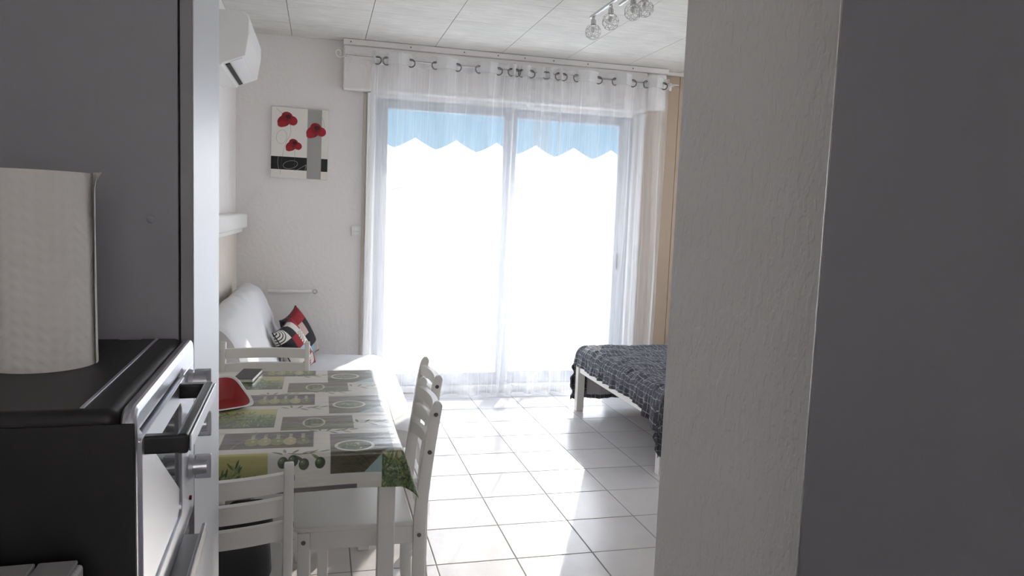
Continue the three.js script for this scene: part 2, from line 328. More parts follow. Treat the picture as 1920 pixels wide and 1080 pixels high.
// ---------------------------------------------------------------- awning, balcony and what lies beyond
{
  const t = thing('awning', 'pale blue awning with a scalloped valance outside the balcony door', 'awning', [1.4, 2.45, -6.0]);
  mesh('cassette', bx(-1.6, 1.6, -0.02, 0.13, -0.05, 0.095, 0.02, 2), M.pvc, t);
  mesh('front_bar', cyl(0.02, 0.02, [-1.6, -0.04, -0.02], [1.6, -0.04, -0.02], 12), M.pvc, t);
  const per = 0.336, zz = -0.02, yAt = (x) => { const p = ((x + 1.4 - 0.553) / per) % 1, q = p - Math.floor(p); const tri = Math.abs(q - 0.5) * 2; return 1.912 - 2.45 + 0.085 * Math.pow(1 - tri, 1.25); };
  const val = [grid(440, 6, (u, v) => { const x = mix(-1.58, 1.58, u); return [x, mix(-0.04, yAt(x), v), zz + 0.006 * Math.sin(x * 9) * v, x, v]; })];
  mesh('valance', val, M.awning, t);
  const b = thing('balcony_railing', 'white metal balcony railing seen hazily through the sheer curtains', 'railing', [1.4, -0.03, -7.1]);
  mesh('top_rail', bx(-2.6, 3.4, 1.12, 1.155, -0.02, 0.02, 0.006), M.pvc, b);
  mesh('bottom_rail', bx(-2.6, 3.4, 0.07, 0.10, -0.012, 0.012, 0.004), M.pvc, b);
  for (const x of [-2.58, -1.25, -0.30, 0.9, 2.1, 3.38]) mesh('post', bx(x - 0.013, x + 0.013, 0.0, 1.12, -0.013, 0.013, 0.003), M.pvc, b);
  struct('balcony', bx(-1.5, 5.2, -0.23, -0.03, -7.25, ZW - 0.205, 0.004), M.concrete);
  struct('ground', new THREE.PlaneGeometry(500, 300).rotateX(-Math.PI / 2).translate(0, -8, -158), M.concrete);
  const house = (label, x, z, w, h, d, step) => {
    const o = thing('apartment_building', label, 'building', [x, -8, z]);
    mesh('wall', bx(-w / 2, w / 2, 0, h, -d, 0, 0.02), M.render, o);
    mesh('roof', bx(-w / 2 - 0.15, w / 2 + 0.15, h + 0.001, h + 0.18, -d, 0.15, 0.02), M.concrete, o);
    if (step) { mesh('annex', bx(-w / 2 - 0.9, -w / 2, 0, h - 1.0, -d, -0.1, 0.02), M.render, o); mesh('stairhead', bx(-w / 2 - 1.8, -w / 2 - 0.9, 0, h + 0.4, -d, -0.2, 0.02), M.render, o); }
    for (let y = 1.2; y < h - 1.5; y += 2.8) for (let k = -1; k <= 1; k++) {
      const f = mesh('window', bx(k * w * 0.3 - 0.6, k * w * 0.3 + 0.6, y, y + 1.3, 0.001, 0.05, 0.01), M.pvc, o);
      mesh('pane', bx(k * w * 0.3 - 0.5, k * w * 0.3 + 0.5, y + 0.1, y + 1.2, 0.051, 0.06, 0), std({ color: lin(0.5, 0.53, 0.56), roughness: 0.3 }), f);
    }
  };
  house('pale apartment block across the way seen through the left curtain', 5.1, -25, 4.6, 10.3, 9, true);
  house('distant pale apartment block seen through the right curtain', 24, -62, 7, 11.5, 9, false);
}

// ---------------------------------------------------------------- fittings on the walls
{
  const s = thing('shutter_switch', 'small white shutter switch on the wall left of the balcony door', 'switch', [0.262, 1.245, ZW]);
  mesh('back_plate', bx(-0.04, 0.03, -0.038, 0.038, 0.0005, 0.02, 0.004, 2), M.white, s);
  for (const y of [-0.016, 0.016]) mesh('rocker', bx(-0.024, 0.02, y - 0.013, y + 0.013, 0.0205, 0.027, 0.003), M.white, s);

  const r = thing('wall_rod', 'thin white rod with ring end on the back wall above the sofa', 'rod', [-0.18, 0.787, ZW]);
  mesh('rod', cyl(0.0135, 0.0135, [-0.19, 0, 0.045], [0.12, 0, 0.045], 14), M.white, r);
  mesh('ring', new THREE.TorusGeometry(0.014, 0.005, 8, 20).translate(0.142, 0, 0.045), M.chrome, r);
  for (const x of [-0.17, 0.105]) mesh('holder', cyl(0.007, 0.007, [x, 0, 0.0005], [x, 0, 0.04], 10), M.white, r);

  const l = thing('wall_ledge', 'white painted ledge along the left wall above the beige panelling', 'ledge', [XL, 1.245, -4.2]);
  mesh('ledge', bx(0.0005, 0.085, 0.002, 0.105, -1.45, 1.5, 0.012, 3), M.white, l);
  mesh('moulding', bx(0.010, 0.055, -0.03, 0.0, -1.42, 1.5, 0.008, 2), M.white, l);

  const a = thing('air_conditioner', 'white split air conditioner mounted high on the left wall', 'air conditioner', [XL, 2.1, -4.15]);
  const shape = new THREE.Shape();
  [[0.001, 0.30], [0.20, 0.297], [0.222, 0.282], [0.228, 0.262], [0.225, 0.18], [0.208, 0.078], [0.2, 0.072], [0.1, 0.03], [0.09, 0.018], [0.001, 0.014]].forEach(([x, y], i) => (i ? shape.lineTo(x, y) : shape.moveTo(x, y)));
  const eg = new THREE.ExtrudeGeometry(shape, { depth: 0.74, bevelEnabled: true, bevelThickness: 0.006, bevelSize: 0.004, bevelOffset: -0.004, bevelSegments: 2 });
  eg.translate(0, 0, -0.746); mesh('casing', boxUV(toCreasedNormals(eg, 0.5)), M.white, a);
  const q = new THREE.Group();
  const fl = bx(-0.012, 0.012, -0.003, 0.002, -0.70, -0.045, 0.001); fl.rotateZ(Math.atan2(0.042, 0.1)); fl.translate(0.118, 0.0345, 0);
  mesh('outlet_slot', fl, M.black, a);
  const fp = bx(-0.03, 0.03, -0.0012, 0.002, -0.72, -0.02, 0.001); fp.rotateZ(Math.atan2(0.042, 0.1)); fp.translate(0.165, 0.0545, 0);
  mesh('louvre', fp, M.pvc, a);
  const seam = bx(0.2222, 0.2255, 0.086, 0.24, -0.744, -0.002, 0.001);
  mesh('front_panel', [bx(0.219, 0.2295, 0.185, 0.262, -0.735, -0.01, 0.003)], M.pvc, a);
}

// ---------------------------------------------------------------- painting
{
  const p = thing('painting', 'canvas print of red poppies with grey and black bands', 'painting', [-0.158, 1.868, ZW], 0);
  p.rotation.z = -0.008;
  const w = 0.40, h = 0.505;
  const art = canvasTex(640, 808, (c, W, H) => {
    c.fillStyle = '#e9e5df'; c.fillRect(0, 0, W, H);
    for (let i = 0; i < 1500; i++) { c.fillStyle = `rgba(${rnd() < 0.5 ? '190,180,170' : '255,255,252'},0.12)`; c.fillRect(rnd() * W, rnd() * H, 3 + rnd() * 14, 2); }
    c.fillStyle = '#101012'; c.fillRect(0, H * 0.70, W, H * 0.185);
    for (let i = 0; i < 160; i++) { c.fillStyle = 'rgba(220,220,220,0.35)'; c.fillRect(rnd() * W, H * (0.70 + 0.18 * rnd()), 2, 2); }
    c.fillStyle = '#a4a29f'; c.fillRect(W * 0.63, 0, W * 0.255, H);
    c.strokeStyle = 'rgba(120,112,108,0.8)'; c.lineWidth = 2.5;
    c.beginPath(); c.ellipse(W * 0.18, H * 0.42, W * 0.09, H * 0.10, 0.2, 0, 7); c.stroke();
    c.beginPath(); c.moveTo(W * 0.08, H * 0.02); c.bezierCurveTo(W * 0.2, H * 0.1, W * 0.4, H * 0.2, W * 0.32, H * 0.4); c.bezierCurveTo(W * 0.2, H * 0.55, W * 0.2, H * 0.7, W * 0.16, H * 0.95); c.stroke();
    c.beginPath(); c.moveTo(W * 0.41, H * 0.58); c.bezierCurveTo(W * 0.43, H * 0.7, W * 0.40, H * 0.82, W * 0.42, H * 0.9); c.stroke();
    c.beginPath(); c.moveTo(W * 0.88, H * 0.10); c.bezierCurveTo(W * 0.96, H * 0.2, W * 0.94, H * 0.35, W * 0.82, H * 0.36); c.stroke();
    c.strokeStyle = 'rgba(225,222,218,0.9)'; c.lineWidth = 3;
    c.beginPath(); c.ellipse(W * 0.34, H * 0.81, W * 0.13, H * 0.055, -0.25, 0, 7); c.stroke();
    c.beginPath(); c.moveTo(W * 0.42, H * 0.9); c.lineTo(W * 0.62, H * 0.8); c.lineTo(W * 0.60, H * 0.88); c.stroke();
    c.beginPath(); c.moveTo(W * 0.13, H * 0.70); c.bezierCurveTo(W * 0.1, H * 0.8, W * 0.13, H * 0.9, W * 0.2, H * 0.97); c.stroke();
    const blob = (x, y, rx, ry, a, col) => { c.fillStyle = col; c.beginPath(); c.ellipse(W * x, H * y, W * rx, H * ry, a, 0, 7); c.fill(); };
    const flower = (x, y, s) => {
      blob(x - 0.05 * s, y + 0.03 * s, 0.12 * s, 0.075 * s, -0.6, '#8f1a22'); blob(x + 0.09 * s, y + 0.02 * s, 0.085 * s, 0.062 * s, 0.5, '#a32029'); blob(x, y - 0.03 * s, 0.095 * s, 0.065 * s, 0.3, '#8a151d');
      blob(x - 0.09 * s, y + 0.075 * s, 0.07 * s, 0.042 * s, -0.2, '#a5222b'); blob(x + 0.02 * s, y - 0.03 * s, 0.045 * s, 0.03 * s, 0.2, '#3a0a10');
      c.strokeStyle = 'rgba(90,8,16,0.7)'; c.lineWidth = 3; for (let k = 0; k < 5; k++) { c.beginPath(); c.moveTo(W * x, H * y); c.lineTo(W * (x - 0.12 * s + 0.06 * k * s), H * (y + 0.09 * s)); c.stroke(); }
    };
    flower(0.27, 0.16, 1.05); flower(0.78, 0.29, 1.05); flower(0.39, 0.52, 0.85);
  });
  mesh('stretcher', bx(-w / 2, w / 2, -h / 2, h / 2, 0.0008, 0.028, 0.003), std({ color: lin(0.8, 0.79, 0.76), roughness: 0.9 }), p);
  const pg = new THREE.PlaneGeometry(w - 0.004, h - 0.004); pg.translate(0, 0, 0.0287);
  mesh('picture', pg, std({ map: art, roughness: 0.7, bumpMap: rep(T.weave, 4, 4), bumpScale: 0.0004 }), p);
}

// ---------------------------------------------------------------- ceiling light with four wire globes
{
  const t = thing('ceiling_light', 'chrome ceiling spotlight bar with four wire mesh globe shades', 'ceiling light', [1.52, CY, -3.6]);
  mesh('canopy', [cyl(0.06, 0.06, [0, 0, 0], [0, -0.02, 0], 32), cyl(0.012, 0.012, [0, -0.02, 0], [0, -0.06, 0], 12)], M.chrome, t);
  mesh('bar', [bx(-0.035, -0.02, -0.075, -0.06, -0.56, 0.02, 0.003), bx(0.02, 0.035, -0.075, -0.06, -0.26, 0.56, 0.003), bx(-0.035, 0.035, -0.075, -0.06, -0.01, 0.01, 0.003)], M.chrome, t);
  const shade = (s) => {
    const gs = [], r = 0.0425;
    for (let k = 0; k < 26; k++) {
      const y = 1 - 2 * (k + 0.5) / 26, a = k * 2.39996 + s, q = Math.sqrt(1 - y * y), rad = 0.010 + 0.008 * hash(k, s, 3);
      const n = new THREE.Vector3(q * Math.cos(a), y, q * Math.sin(a));
      if (y > 0.86) continue;
      const g = new THREE.TorusGeometry(rad, 0.0013, 5, 14); g.applyQuaternion(new THREE.Quaternion().setFromUnitVectors(new THREE.Vector3(0, 0, 1), n)); g.translate(n.x * r * 0.985, n.y * r * 0.985, n.z * r * 0.985);
      gs.push(g);
    }
    return join(gs);
  };
  const spots = [[-0.02, -0.53, 0, 0, 0.155], [-0.012, -0.285, 0.02, 0.05, 0.155], [0.03, -0.08, -0.35, 0.3, 0.15], [0.06, 0.0, 0.25, -0.2, 0.15]];
  spots.forEach(([x, z, tx, tz, dy], i) => {
    const g = mesh('lamp_head', [cyl(0.0035, 0.0035, [x, -0.07, z + 0.012], [x, -dy + 0.052, z + 0.012], 8), bx(x - 0.006, x + 0.006, -dy + 0.045, -0.075, z - 0.012, z - 0.008, 0.001),
      cyl(0.015, 0.015, [x, -dy + 0.066, z], [x, -dy + 0.035, z], 18)], M.chrome, t);
    const sh = shade(i + 1); sh.rotateX(tx); sh.rotateZ(tz); sh.translate(x, -dy, z);
    mesh('shade', sh, M.chrome, g);
    const bl = new THREE.SphereGeometry(0.014, 14, 10); bl.scale(1, 1.4, 1); bl.translate(x, -dy + 0.012, z); mesh('bulb', bl, M.bulb, g);
  });
}

// ---------------------------------------------------------------- kitchen: tall cupboards, worktop, oven, paper towel
const KT = 0.028;                                      // the kitchen row stands slightly askew to the tiles
{
  const c = thing('kitchen_cupboard', 'tall grey kitchen cupboard with brushed light door behind the oven', 'cupboard', [-0.193, 0, -1.25], KT);
  mesh('side_panel', bx(-0.385, -0.0225, 0.0, 2.42, -0.38, 0, 0.0015), M.laminate, c);
  const cd = mesh('door', bx(-0.0195, -0.0015, 0.08, 2.418, -0.378, 0, 0.001, 2), M.laminateDark, c);
  mesh('door_facing', bx(-0.0014, 0, 0.08, 2.418, -0.3785, 0.0005, 0.0004), M.brushedSteel, cd);
  const cap = new THREE.SphereGeometry(0.006, 14, 8, 0, Math.PI * 2, 0, Math.PI / 2); cap.rotateX(Math.PI / 2); cap.scale(1, 1, 0.5); cap.translate(-0.062, 1.374, 0.0002);
  mesh('screw_cap', cap, M.laminate, c);

  const k = thing('base_cabinet', 'grey kitchen base cabinet with dark worktop under the mini oven', 'cabinet', [-0.200, 0, -1.247], KT);
  mesh('carcass', bx(-0.36, -0.03, 0.002, 0.868, 0.005, 1.6, 0.002), M.laminate, k);
  mesh('worktop', bx(-0.365, 0.0, 0.87, 0.898, 0.0, 1.62, 0.003), M.worktop, k);
  for (const z of [0.008, 0.54, 1.072]) { const d = mesh('door', bx(-0.029, -0.012, 0.1, 0.862, z, z + 0.525, 0.002), M.brushedSteel, k); mesh('handle', cyl(0.005, 0.005, [-0.002, 0.78, z + 0.18], [-0.002, 0.78, z + 0.34], 8), M.chrome, d); }

  // mini oven: local x = 0 is the front of its body, z runs towards the camera from its far side
  const o = thing('mini_oven', 'black mini oven with silver front frame and glass door on the worktop', 'oven', [-0.2055, 0.898, -1.244], KT);
  const H = 0.292, Lz = 0.44;
  mesh('body', [bx(-0.355, -0.003, 0.014, H, 0.0, Lz, 0.012, 3)], M.black, o);
  mesh('side_cover', bx(-0.34, 0.0128, 0.016, H - 0.014, Lz - 0.0005, Lz + 0.0025, 0.001), M.black, o);
  mesh('top_seam', bx(-0.04, -0.036, H - 0.0005, H + 0.0012, 0.012, Lz - 0.012, 0.0005), M.silver, o);
  for (const [x, z] of [[-0.33, 0.03], [-0.33, Lz - 0.03], [-0.03, 0.03], [-0.03, Lz - 0.03]]) mesh('foot', cyl(0.012, 0.01, [x, 0.014, z], [x, 0.0, z], 12), M.black, o);
  // the front: a rounded silver frame with an opening for the door, control panel on the far side
  const s = new THREE.Shape(), rc = 0.022;
  const rrect = (p, x0, y0, x1, y1, r) => { p.moveTo(x0 + r, y0); p.lineTo(x1 - r, y0); p.absarc(x1 - r, y0 + r, r, -Math.PI / 2, 0); p.lineTo(x1, y1 - r); p.absarc(x1 - r, y1 - r, r, 0, Math.PI / 2); p.lineTo(x0 + r, y1); p.absarc(x0 + r, y1 - r, r, Math.PI / 2, Math.PI); p.lineTo(x0, y0 + r); p.absarc(x0 + r, y0 + r, r, Math.PI, Math.PI * 1.5); return p; };
  rrect(s, 0, 0.012, Lz, H, rc);
  s.holes.push(rrect(new THREE.Path(), 0.125, 0.03, Lz - 0.008, H - 0.03, 0.006));
  const fg = new THREE.ExtrudeGeometry(s, { depth: 0.004, bevelEnabled: true, bevelThickness: 0.006, bevelSize: 0.008, bevelOffset: -0.008, bevelSegments: 3, curveSegments: 8 });
  fg.rotateY(-Math.PI / 2); fg.translate(0.0075, 0, 0);       // shape x -> local z, depth -> -x
  mesh('front_frame', fg, M.silver, o);
  mesh('control_panel', bx(0.0, 0.0145, 0.035, H - 0.034, 0.014, 0.118, 0.002), M.silver, o);
  // door
  const ds = new THREE.Shape(); rrect(ds, 0.13, 0.034, Lz - 0.012, H - 0.034, 0.004);
  ds.holes.push(rrect(new THREE.Path(), 0.155, 0.066, Lz - 0.03, H - 0.064, 0.014));
  const dg = new THREE.ExtrudeGeometry(ds, { depth: 0.010, bevelEnabled: true, bevelThickness: 0.0015, bevelSize: 0.0015, bevelOffset: -0.0015, bevelSegments: 2, curveSegments: 6 });
  dg.rotateY(-Math.PI / 2); dg.translate(0.0155, 0, 0);
  const door = mesh('door', dg, M.silver, o);
  mesh('glass', bx(0.009, 0.012, 0.06, H - 0.058, 0.15, Lz - 0.025, 0), phys({ color: lin(0.04, 0.045, 0.05), roughness: 0.03, specularIntensity: 0.14, ior: 1.35 }), door);
  for (let i = 0; i < 6; i++) { mesh('vent', bx(0.0145, 0.0168, H - 0.054, H - 0.050, 0.18 + i * 0.032, 0.196 + i * 0.032, 0), M.black, door); mesh('vent', bx(0.0145, 0.0168, 0.046, 0.050, 0.18 + i * 0.032, 0.196 + i * 0.032, 0), M.black, door); }
  const hy = H - 0.045, hz0 = 0.165, hz1 = Lz - 0.022;
  mesh('handle', [bx(0.047, 0.060, hy - 0.011, hy + 0.011, hz0, hz1, 0.004, 2), bx(0.012, 0.052, hy - 0.010, hy + 0.010, hz0, hz0 + 0.014, 0.003, 2), bx(0.012, 0.052, hy - 0.010, hy + 0.010, hz1 - 0.014, hz1, 0.003, 2)], M.blackSatin, door);
  mesh('handle_strip', bx(0.0602, 0.0625, hy - 0.009, hy + 0.009, hz0 + 0.004, hz1 - 0.004, 0.001), M.silver, door);
  for (const y of [0.236, 0.17, 0.104]) {
    const kb = mesh('knob', [cyl(0.019, 0.017, [0.0148, y, 0.066], [0.021, y, 0.066], 24), cyl(0.013, 0.011, [0.021, y, 0.066], [0.04, y, 0.066], 20)], M.silver, o);
    mesh('grip', bx(0.022, 0.046, y - 0.019, y + 0.019, 0.0625, 0.0695, 0.002), M.silver, kb);
  }
  mesh('indicator', cyl(0.0035, 0.0035, [0.0145, 0.055, 0.066], [0.0175, 0.055, 0.066], 10), M.red, o);
  mesh('crumb_tray', [bx(0.0, 0.042, 0.0035, 0.010, 0.095, Lz - 0.02, 0.002), bx(0.036, 0.042, 0.0035, 0.026, 0.095, Lz - 0.02, 0.002)], std({ color: lin(0.26, 0.25, 0.25), roughness: 0.4, metalness: 0.6 }), o);
  { const l = bx(-0.09, -0.06, H - 0.0006, H + 0.0006, 0.006, 0.018, 0); mesh('sticker', l, M.laminate, o); }

  // paper towel roll standing on the oven
  const p = thing('paper_towel', 'roll of white embossed paper towel standing on the black oven', 'paper towel', [-0.342, 0.898 + H + 0.0004, -1.045]);
  const R = 0.0605, Hp = 0.243;
  const prof = (u, v) => { const a = u * Math.PI * 2, y = v * Hp, r = R + 0.0022 * (0.5 - v) + 0.0012 * (vnoise(u * 9, v * 5, 7, 9) - 0.5); return [r * Math.cos(a), y, r * Math.sin(a), u * 0.38, y]; };
  const ring = (y, dn) => { const g = new THREE.RingGeometry(0.021, R - (dn ? 0 : 0.001), 48, 2); g.rotateX(dn ? Math.PI / 2 : -Math.PI / 2); g.translate(0, y, 0); return g; };
  mesh('roll', [grid(96, 24, prof, true), ring(Hp, false), ring(0.0002, true)], M.paper, p);
  mesh('loose_sheet', grid(10, 24, (u, v) => { const a = 0.12 - 0.5 * u, lift = 0.006 * Math.pow(1 - u, 1.5) * (0.4 + 0.6 * v * v) + 0.009 * sstep(0.94, 1, v) * (1 - u); const r = R + 0.0022 * (0.5 - v) + 0.0012 + lift; return [r * Math.cos(a), 0.001 + v * (Hp + 0.001), r * Math.sin(a), u * 0.05, v * Hp]; }, false), (() => { const m = M.paper.clone(); m.side = THREE.DoubleSide; return m; })(), p);
  mesh('core', (() => { const g = new THREE.CylinderGeometry(0.021, 0.021, Hp - 0.001, 32, 1, true); g.translate(0, Hp / 2, 0); return g; })(), (() => { const m = M.card.clone(); m.side = THREE.DoubleSide; return m; })(), p);

  // white appliance in the near corner
  const w = thing('kitchen_appliance', 'white box-shaped appliance with a grooved grey top before the oven', 'appliance', [-0.221, 0.898, -0.776], KT);
  mesh('body', bx(-0.30, 0, 0.006, 0.147, 0.0, 0.30, 0.004, 2), phys({ color: lin(0.88, 0.88, 0.89), roughness: 0.12, ior: 1.6 }), w);
  mesh('lid', [bx(-0.30, -0.0405, 0.1475, 0.1525, 0.003, 0.298, 0.002), bx(-0.0385, -0.004, 0.1475, 0.1525, 0.003, 0.298, 0.002)], std({ color: lin(0.42, 0.42, 0.42), roughness: 0.4 }), w);
  for (const [x, z] of [[-0.27, 0.03], [-0.03, 0.03], [-0.27, 0.27], [-0.03, 0.27]]) mesh('foot', cyl(0.01, 0.01, [x, 0.006, z], [x, 0, z], 10), M.black, w);

  // dark cupboard at the right edge
  const r = thing('kitchen_cupboard', 'tall dark grey cupboard with bright rounded edge beside the stuccoed partition', 'cupboard', [0.646, 0, -0.849], 0);
  mesh('door', bx(0.0, 0.0185, 0.06, 2.42, 0.0, 0.58, 0.003, 3), M.laminateDark, r);
  mesh('edge_strip', cyl(0.0045, 0.0045, [0.0042, 0.06, -0.0012], [0.0042, 2.42, -0.0012], 24), M.chrome, r);
  mesh('side_panel', bx(0.0187, 0.54, 0.0, 2.42, 0.0003, 0.58, 0.0015), M.laminateDark, r);
}

// ---------------------------------------------------------------- table, cloth and what stands on it
const TB = { x0: -0.555, x1: 0.224, z0: -3.045, z1: -2.005, y: 0.745 };
{
  const cx = (TB.x0 + TB.x1) / 2, cz = (TB.z0 + TB.z1) / 2, a = (TB.x1 - TB.x0) / 2, b = (TB.z1 - TB.z0) / 2;
  const t = thing('dining_table', 'white wooden dining table under an olive print tablecloth', 'table', [cx, 0, cz]);
  mesh('tabletop', bx(-a, a, TB.y - 0.022, TB.y, -b, b, 0.004, 2), M.paintWood, t);
  for (const [sx, sz] of [[1, 1], [1, -1], [-1, 1], [-1, -1]]) mesh('leg', bx(sx * (a - 0.035) - 0.0235, sx * (a - 0.035) + 0.0235, 0, TB.y - 0.0225, sz * (b - 0.035) - 0.0235, sz * (b - 0.035) + 0.0235, 0.003, 2), M.paintWood, t);
  for (const s of [1, -1]) { mesh('apron', bx(-a + 0.06, a - 0.06, TB.y - 0.10, TB.y - 0.0225, s * (b - 0.03) - 0.009, s * (b - 0.03) + 0.009, 0.002), M.paintWood, t); mesh('apron', bx(s * (a - 0.03) - 0.009, s * (a - 0.03) + 0.009, TB.y - 0.10, TB.y - 0.0225, -b + 0.06, b - 0.06, 0.002), M.paintWood, t); }

  const OH = 0.105, SX = 2 * (a + OH), SZ = 2 * (b + OH);
  const art = canvasTex(1280, 1632, (c, W, Hh) => {
    // canvas x = table x from the left hem, canvas y = towards the camera
    const X = (x) => (x - (TB.x0 - OH)) / SX * W, Y = (z) => (z - (TB.z0 - OH)) / SZ * Hh, K = W / SX;
    c.fillStyle = '#dedcd4'; c.fillRect(0, 0, W, Hh);
    const grainy = (x0, z0, x1, z1, cols, n, len) => { for (let i = 0; i < n; i++) { c.strokeStyle = cols[Math.floor(rnd() * cols.length)]; c.lineWidth = 1 + rnd() * 4; const x = X(mix(x0, x1, rnd())), y = Y(mix(z0, z1, rnd())), l = len * K * (0.4 + rnd()), an = rr(-0.9, 0.9); c.beginPath(); c.moveTo(x, y); c.quadraticCurveTo(x + l * 0.5, y + Math.sin(an) * l - l * 0.2, x + l * Math.cos(an), y + l * Math.sin(an)); c.stroke(); } };
    const clip = (x0, z0, x1, z1, f) => { c.save(); c.beginPath(); c.rect(X(x0), Y(z0), X(x1) - X(x0), Y(z1) - Y(z0)); c.clip(); f(); c.restore(); };
    const leaf = (x, z, an, l, w, col) => { c.save(); c.translate(X(x), Y(z)); c.rotate(an); c.fillStyle = col; c.beginPath(); c.moveTo(0, 0); c.quadraticCurveTo(l * K * 0.5, -w * K, l * K, 0); c.quadraticCurveTo(l * K * 0.5, w * K, 0, 0); c.fill(); c.strokeStyle = 'rgba(190,205,170,0.5)'; c.lineWidth = 1.2; c.beginPath(); c.moveTo(0, 0); c.lineTo(l * K, 0); c.stroke(); c.restore(); };
    const olive = (x, z, r) => { c.fillStyle = '#33452a'; c.beginPath(); c.ellipse(X(x), Y(z), r * K * 0.85, r * K, 0.2, 0, 7); c.fill(); c.fillStyle = '#5b7046'; c.beginPath(); c.ellipse(X(x) - r * K * 0.25, Y(z) - r * K * 0.3, r * K * 0.45, r * K * 0.5, 0.3, 0, 7); c.fill(); c.fillStyle = 'rgba(230,235,215,0.6)'; c.beginPath(); c.ellipse(X(x) - r * K * 0.3, Y(z) - r * K * 0.4, r * K * 0.14, r * K * 0.14, 0, 0, 7); c.fill(); };
    const sprig = (x, z, s = 1, olives = true) => {
      c.strokeStyle = '#5f6b4d'; c.lineWidth = 3; c.beginPath(); c.moveTo(X(x), Y(z)); c.quadraticCurveTo(X(x + 0.05 * s), Y(z + 0.012 * s), X(x + 0.11 * s), Y(z - 0.012 * s)); c.stroke();
      const cols = ['#4d5f3c', '#5f7249', '#3d4f34', '#71825c'];
      [[-0.012, 0.004, -2.6], [-0.006, 0.0, -1.7], [0.012, 0.003, -1.1], [0.035, 0.006, -0.6], [0.055, 0.004, -0.8], [0.08, -0.002, -0.5], [0.02, 0.008, 0.7], [0.06, 0.005, 0.6]].forEach(([dx, dz, an], i) => leaf(x + dx * s, z + dz * s, an, 0.036 * s, 0.008 * s, cols[i % 4]));
      if (olives) [[-0.012, 0.026], [0.014, 0.022], [0.042, 0.032], [0.084, 0.03]].forEach(([dx, dz]) => olive(x + dx * s, z + dz * s, 0.0155 * s));
    };
    const bowl = (x0, z0) => { const x1 = x0 + 0.17, z1 = z0 + 0.225; clip(x0, z0, x1, z1, () => {
      c.fillStyle = '#6f6b68'; c.fillRect(X(x0), Y(z0), K * 0.2, K * 0.3); grainy(x0, z0, x1, z0 + 0.1, ['#7c7974', '#625f60', '#8b8a80', '#6d7a63'], 120, 0.05);
      c.fillStyle = '#55543f'; c.fillRect(X(x0), Y(z0 + 0.13), K * 0.2, K * 0.12); grainy(x0, z0 + 0.15, x1, z1, ['#4a4a36', '#5e5e46', '#3f4232'], 90, 0.06);
      c.fillStyle = '#9fb4b4'; c.beginPath(); c.moveTo(X(x1), Y(z0 + 0.14)); c.lineTo(X(x0 + 0.09), Y(z1)); c.lineTo(X(x1), Y(z1)); c.fill();
      c.fillStyle = '#dcdad0'; c.beginPath(); c.ellipse(X(x0 + 0.066), Y(z0 + 0.115), 0.055 * K, 0.05 * K, 0, 0, 7); c.fill();
      c.fillStyle = '#66705a'; c.beginPath(); c.ellipse(X(x0 + 0.066), Y(z0 + 0.115), 0.046 * K, 0.04 * K, 0, 0, 7); c.fill();
      for (let i = 0; i < 26; i++) { const an = rnd() * 6.3, r = rnd() * 0.036; leaf(x0 + 0.06 + r * Math.cos(an), z0 + 0.115 + r * 0.8 * Math.sin(an), rnd() * 6, 0.018, 0.005, ['#3f4f36', '#8b9a78', '#b9c0a6', '#56664a'][i % 4]); }
    }); };
    const wide = (x0, z0) => { const x1 = x0 + 0.212, z1 = z0 + 0.148; clip(x0, z0, x1, z1, () => {
      const g = c.createLinearGradient(0, Y(z0), 0, Y(z1)); g.addColorStop(0, '#66605f'); g.addColorStop(0.6, '#6d6a5b'); g.addColorStop(1, '#647252'); c.fillStyle = g; c.fillRect(X(x0), Y(z0), K * 0.3, K * 0.2);
      grainy(x0, z0 + 0.08, x1, z1, ['#6d7f55', '#56664a', '#84876a', '#716d62'], 150, 0.05);
      c.strokeStyle = '#d4d0b8'; c.lineWidth = 7; c.beginPath(); c.ellipse(X(x0 + 0.095), Y(z0 + 0.072), 0.031 * K, 0.05 * K, 0, 0, 7); c.stroke();
      c.fillStyle = '#8a8a6c'; c.beginPath(); c.ellipse(X(x0 + 0.095), Y(z0 + 0.072), 0.029 * K, 0.047 * K, 0, 0, 7); c.fill();
      for (let i = 0; i < 7; i++) olive(x0 + 0.078 + 0.016 * (i % 3), z0 + 0.05 + 0.022 * Math.floor(i / 3), 0.011);
    }); };
    const bottles = (x0, z0) => { const x1 = x0 + 0.245, z1 = z0 + 0.15; clip(x0, z0, x1, z1, () => {
      c.fillStyle = '#5a5356'; c.fillRect(X(x0), Y(z0), K * 0.3, K * 0.2); grainy(x0, z0, x1, z0 + 0.06, ['#625b60', '#534c50'], 50, 0.06);
      c.fillStyle = '#4c4a3c'; c.fillRect(X(x0), Y(z0 + 0.105), K * 0.3, K * 0.06);
      for (let i = 0; i < 5; i++) { const bxx = x0 + 0.08 + i * 0.034; c.fillStyle = ['#8c8f5c', '#a3a17a', '#7f8a5a', '#b3ae84', '#6f7a52'][i]; c.beginPath(); c.ellipse(X(bxx), Y(z0 + 0.09), 0.019 * K, 0.036 * K, 0, 0, 7); c.fill(); c.fillStyle = 'rgba(215,220,205,0.65)'; c.fillRect(X(bxx - 0.005), Y(z0 + 0.02), 0.01 * K, 0.045 * K); c.fillStyle = 'rgba(225,215,150,0.5)'; c.fillRect(X(bxx - 0.002), Y(z0 + 0.075), 0.008 * K, 0.02 * K); }
      c.strokeStyle = 'rgba(205,210,195,0.6)'; c.lineWidth = 3; c.beginPath(); c.moveTo(X(x0 + 0.03), Y(z1)); c.quadraticCurveTo(X(x0 + 0.05), Y(z0 + 0.05), X(x0 + 0.10), Y(z0 + 0.05)); c.stroke();
    }); };
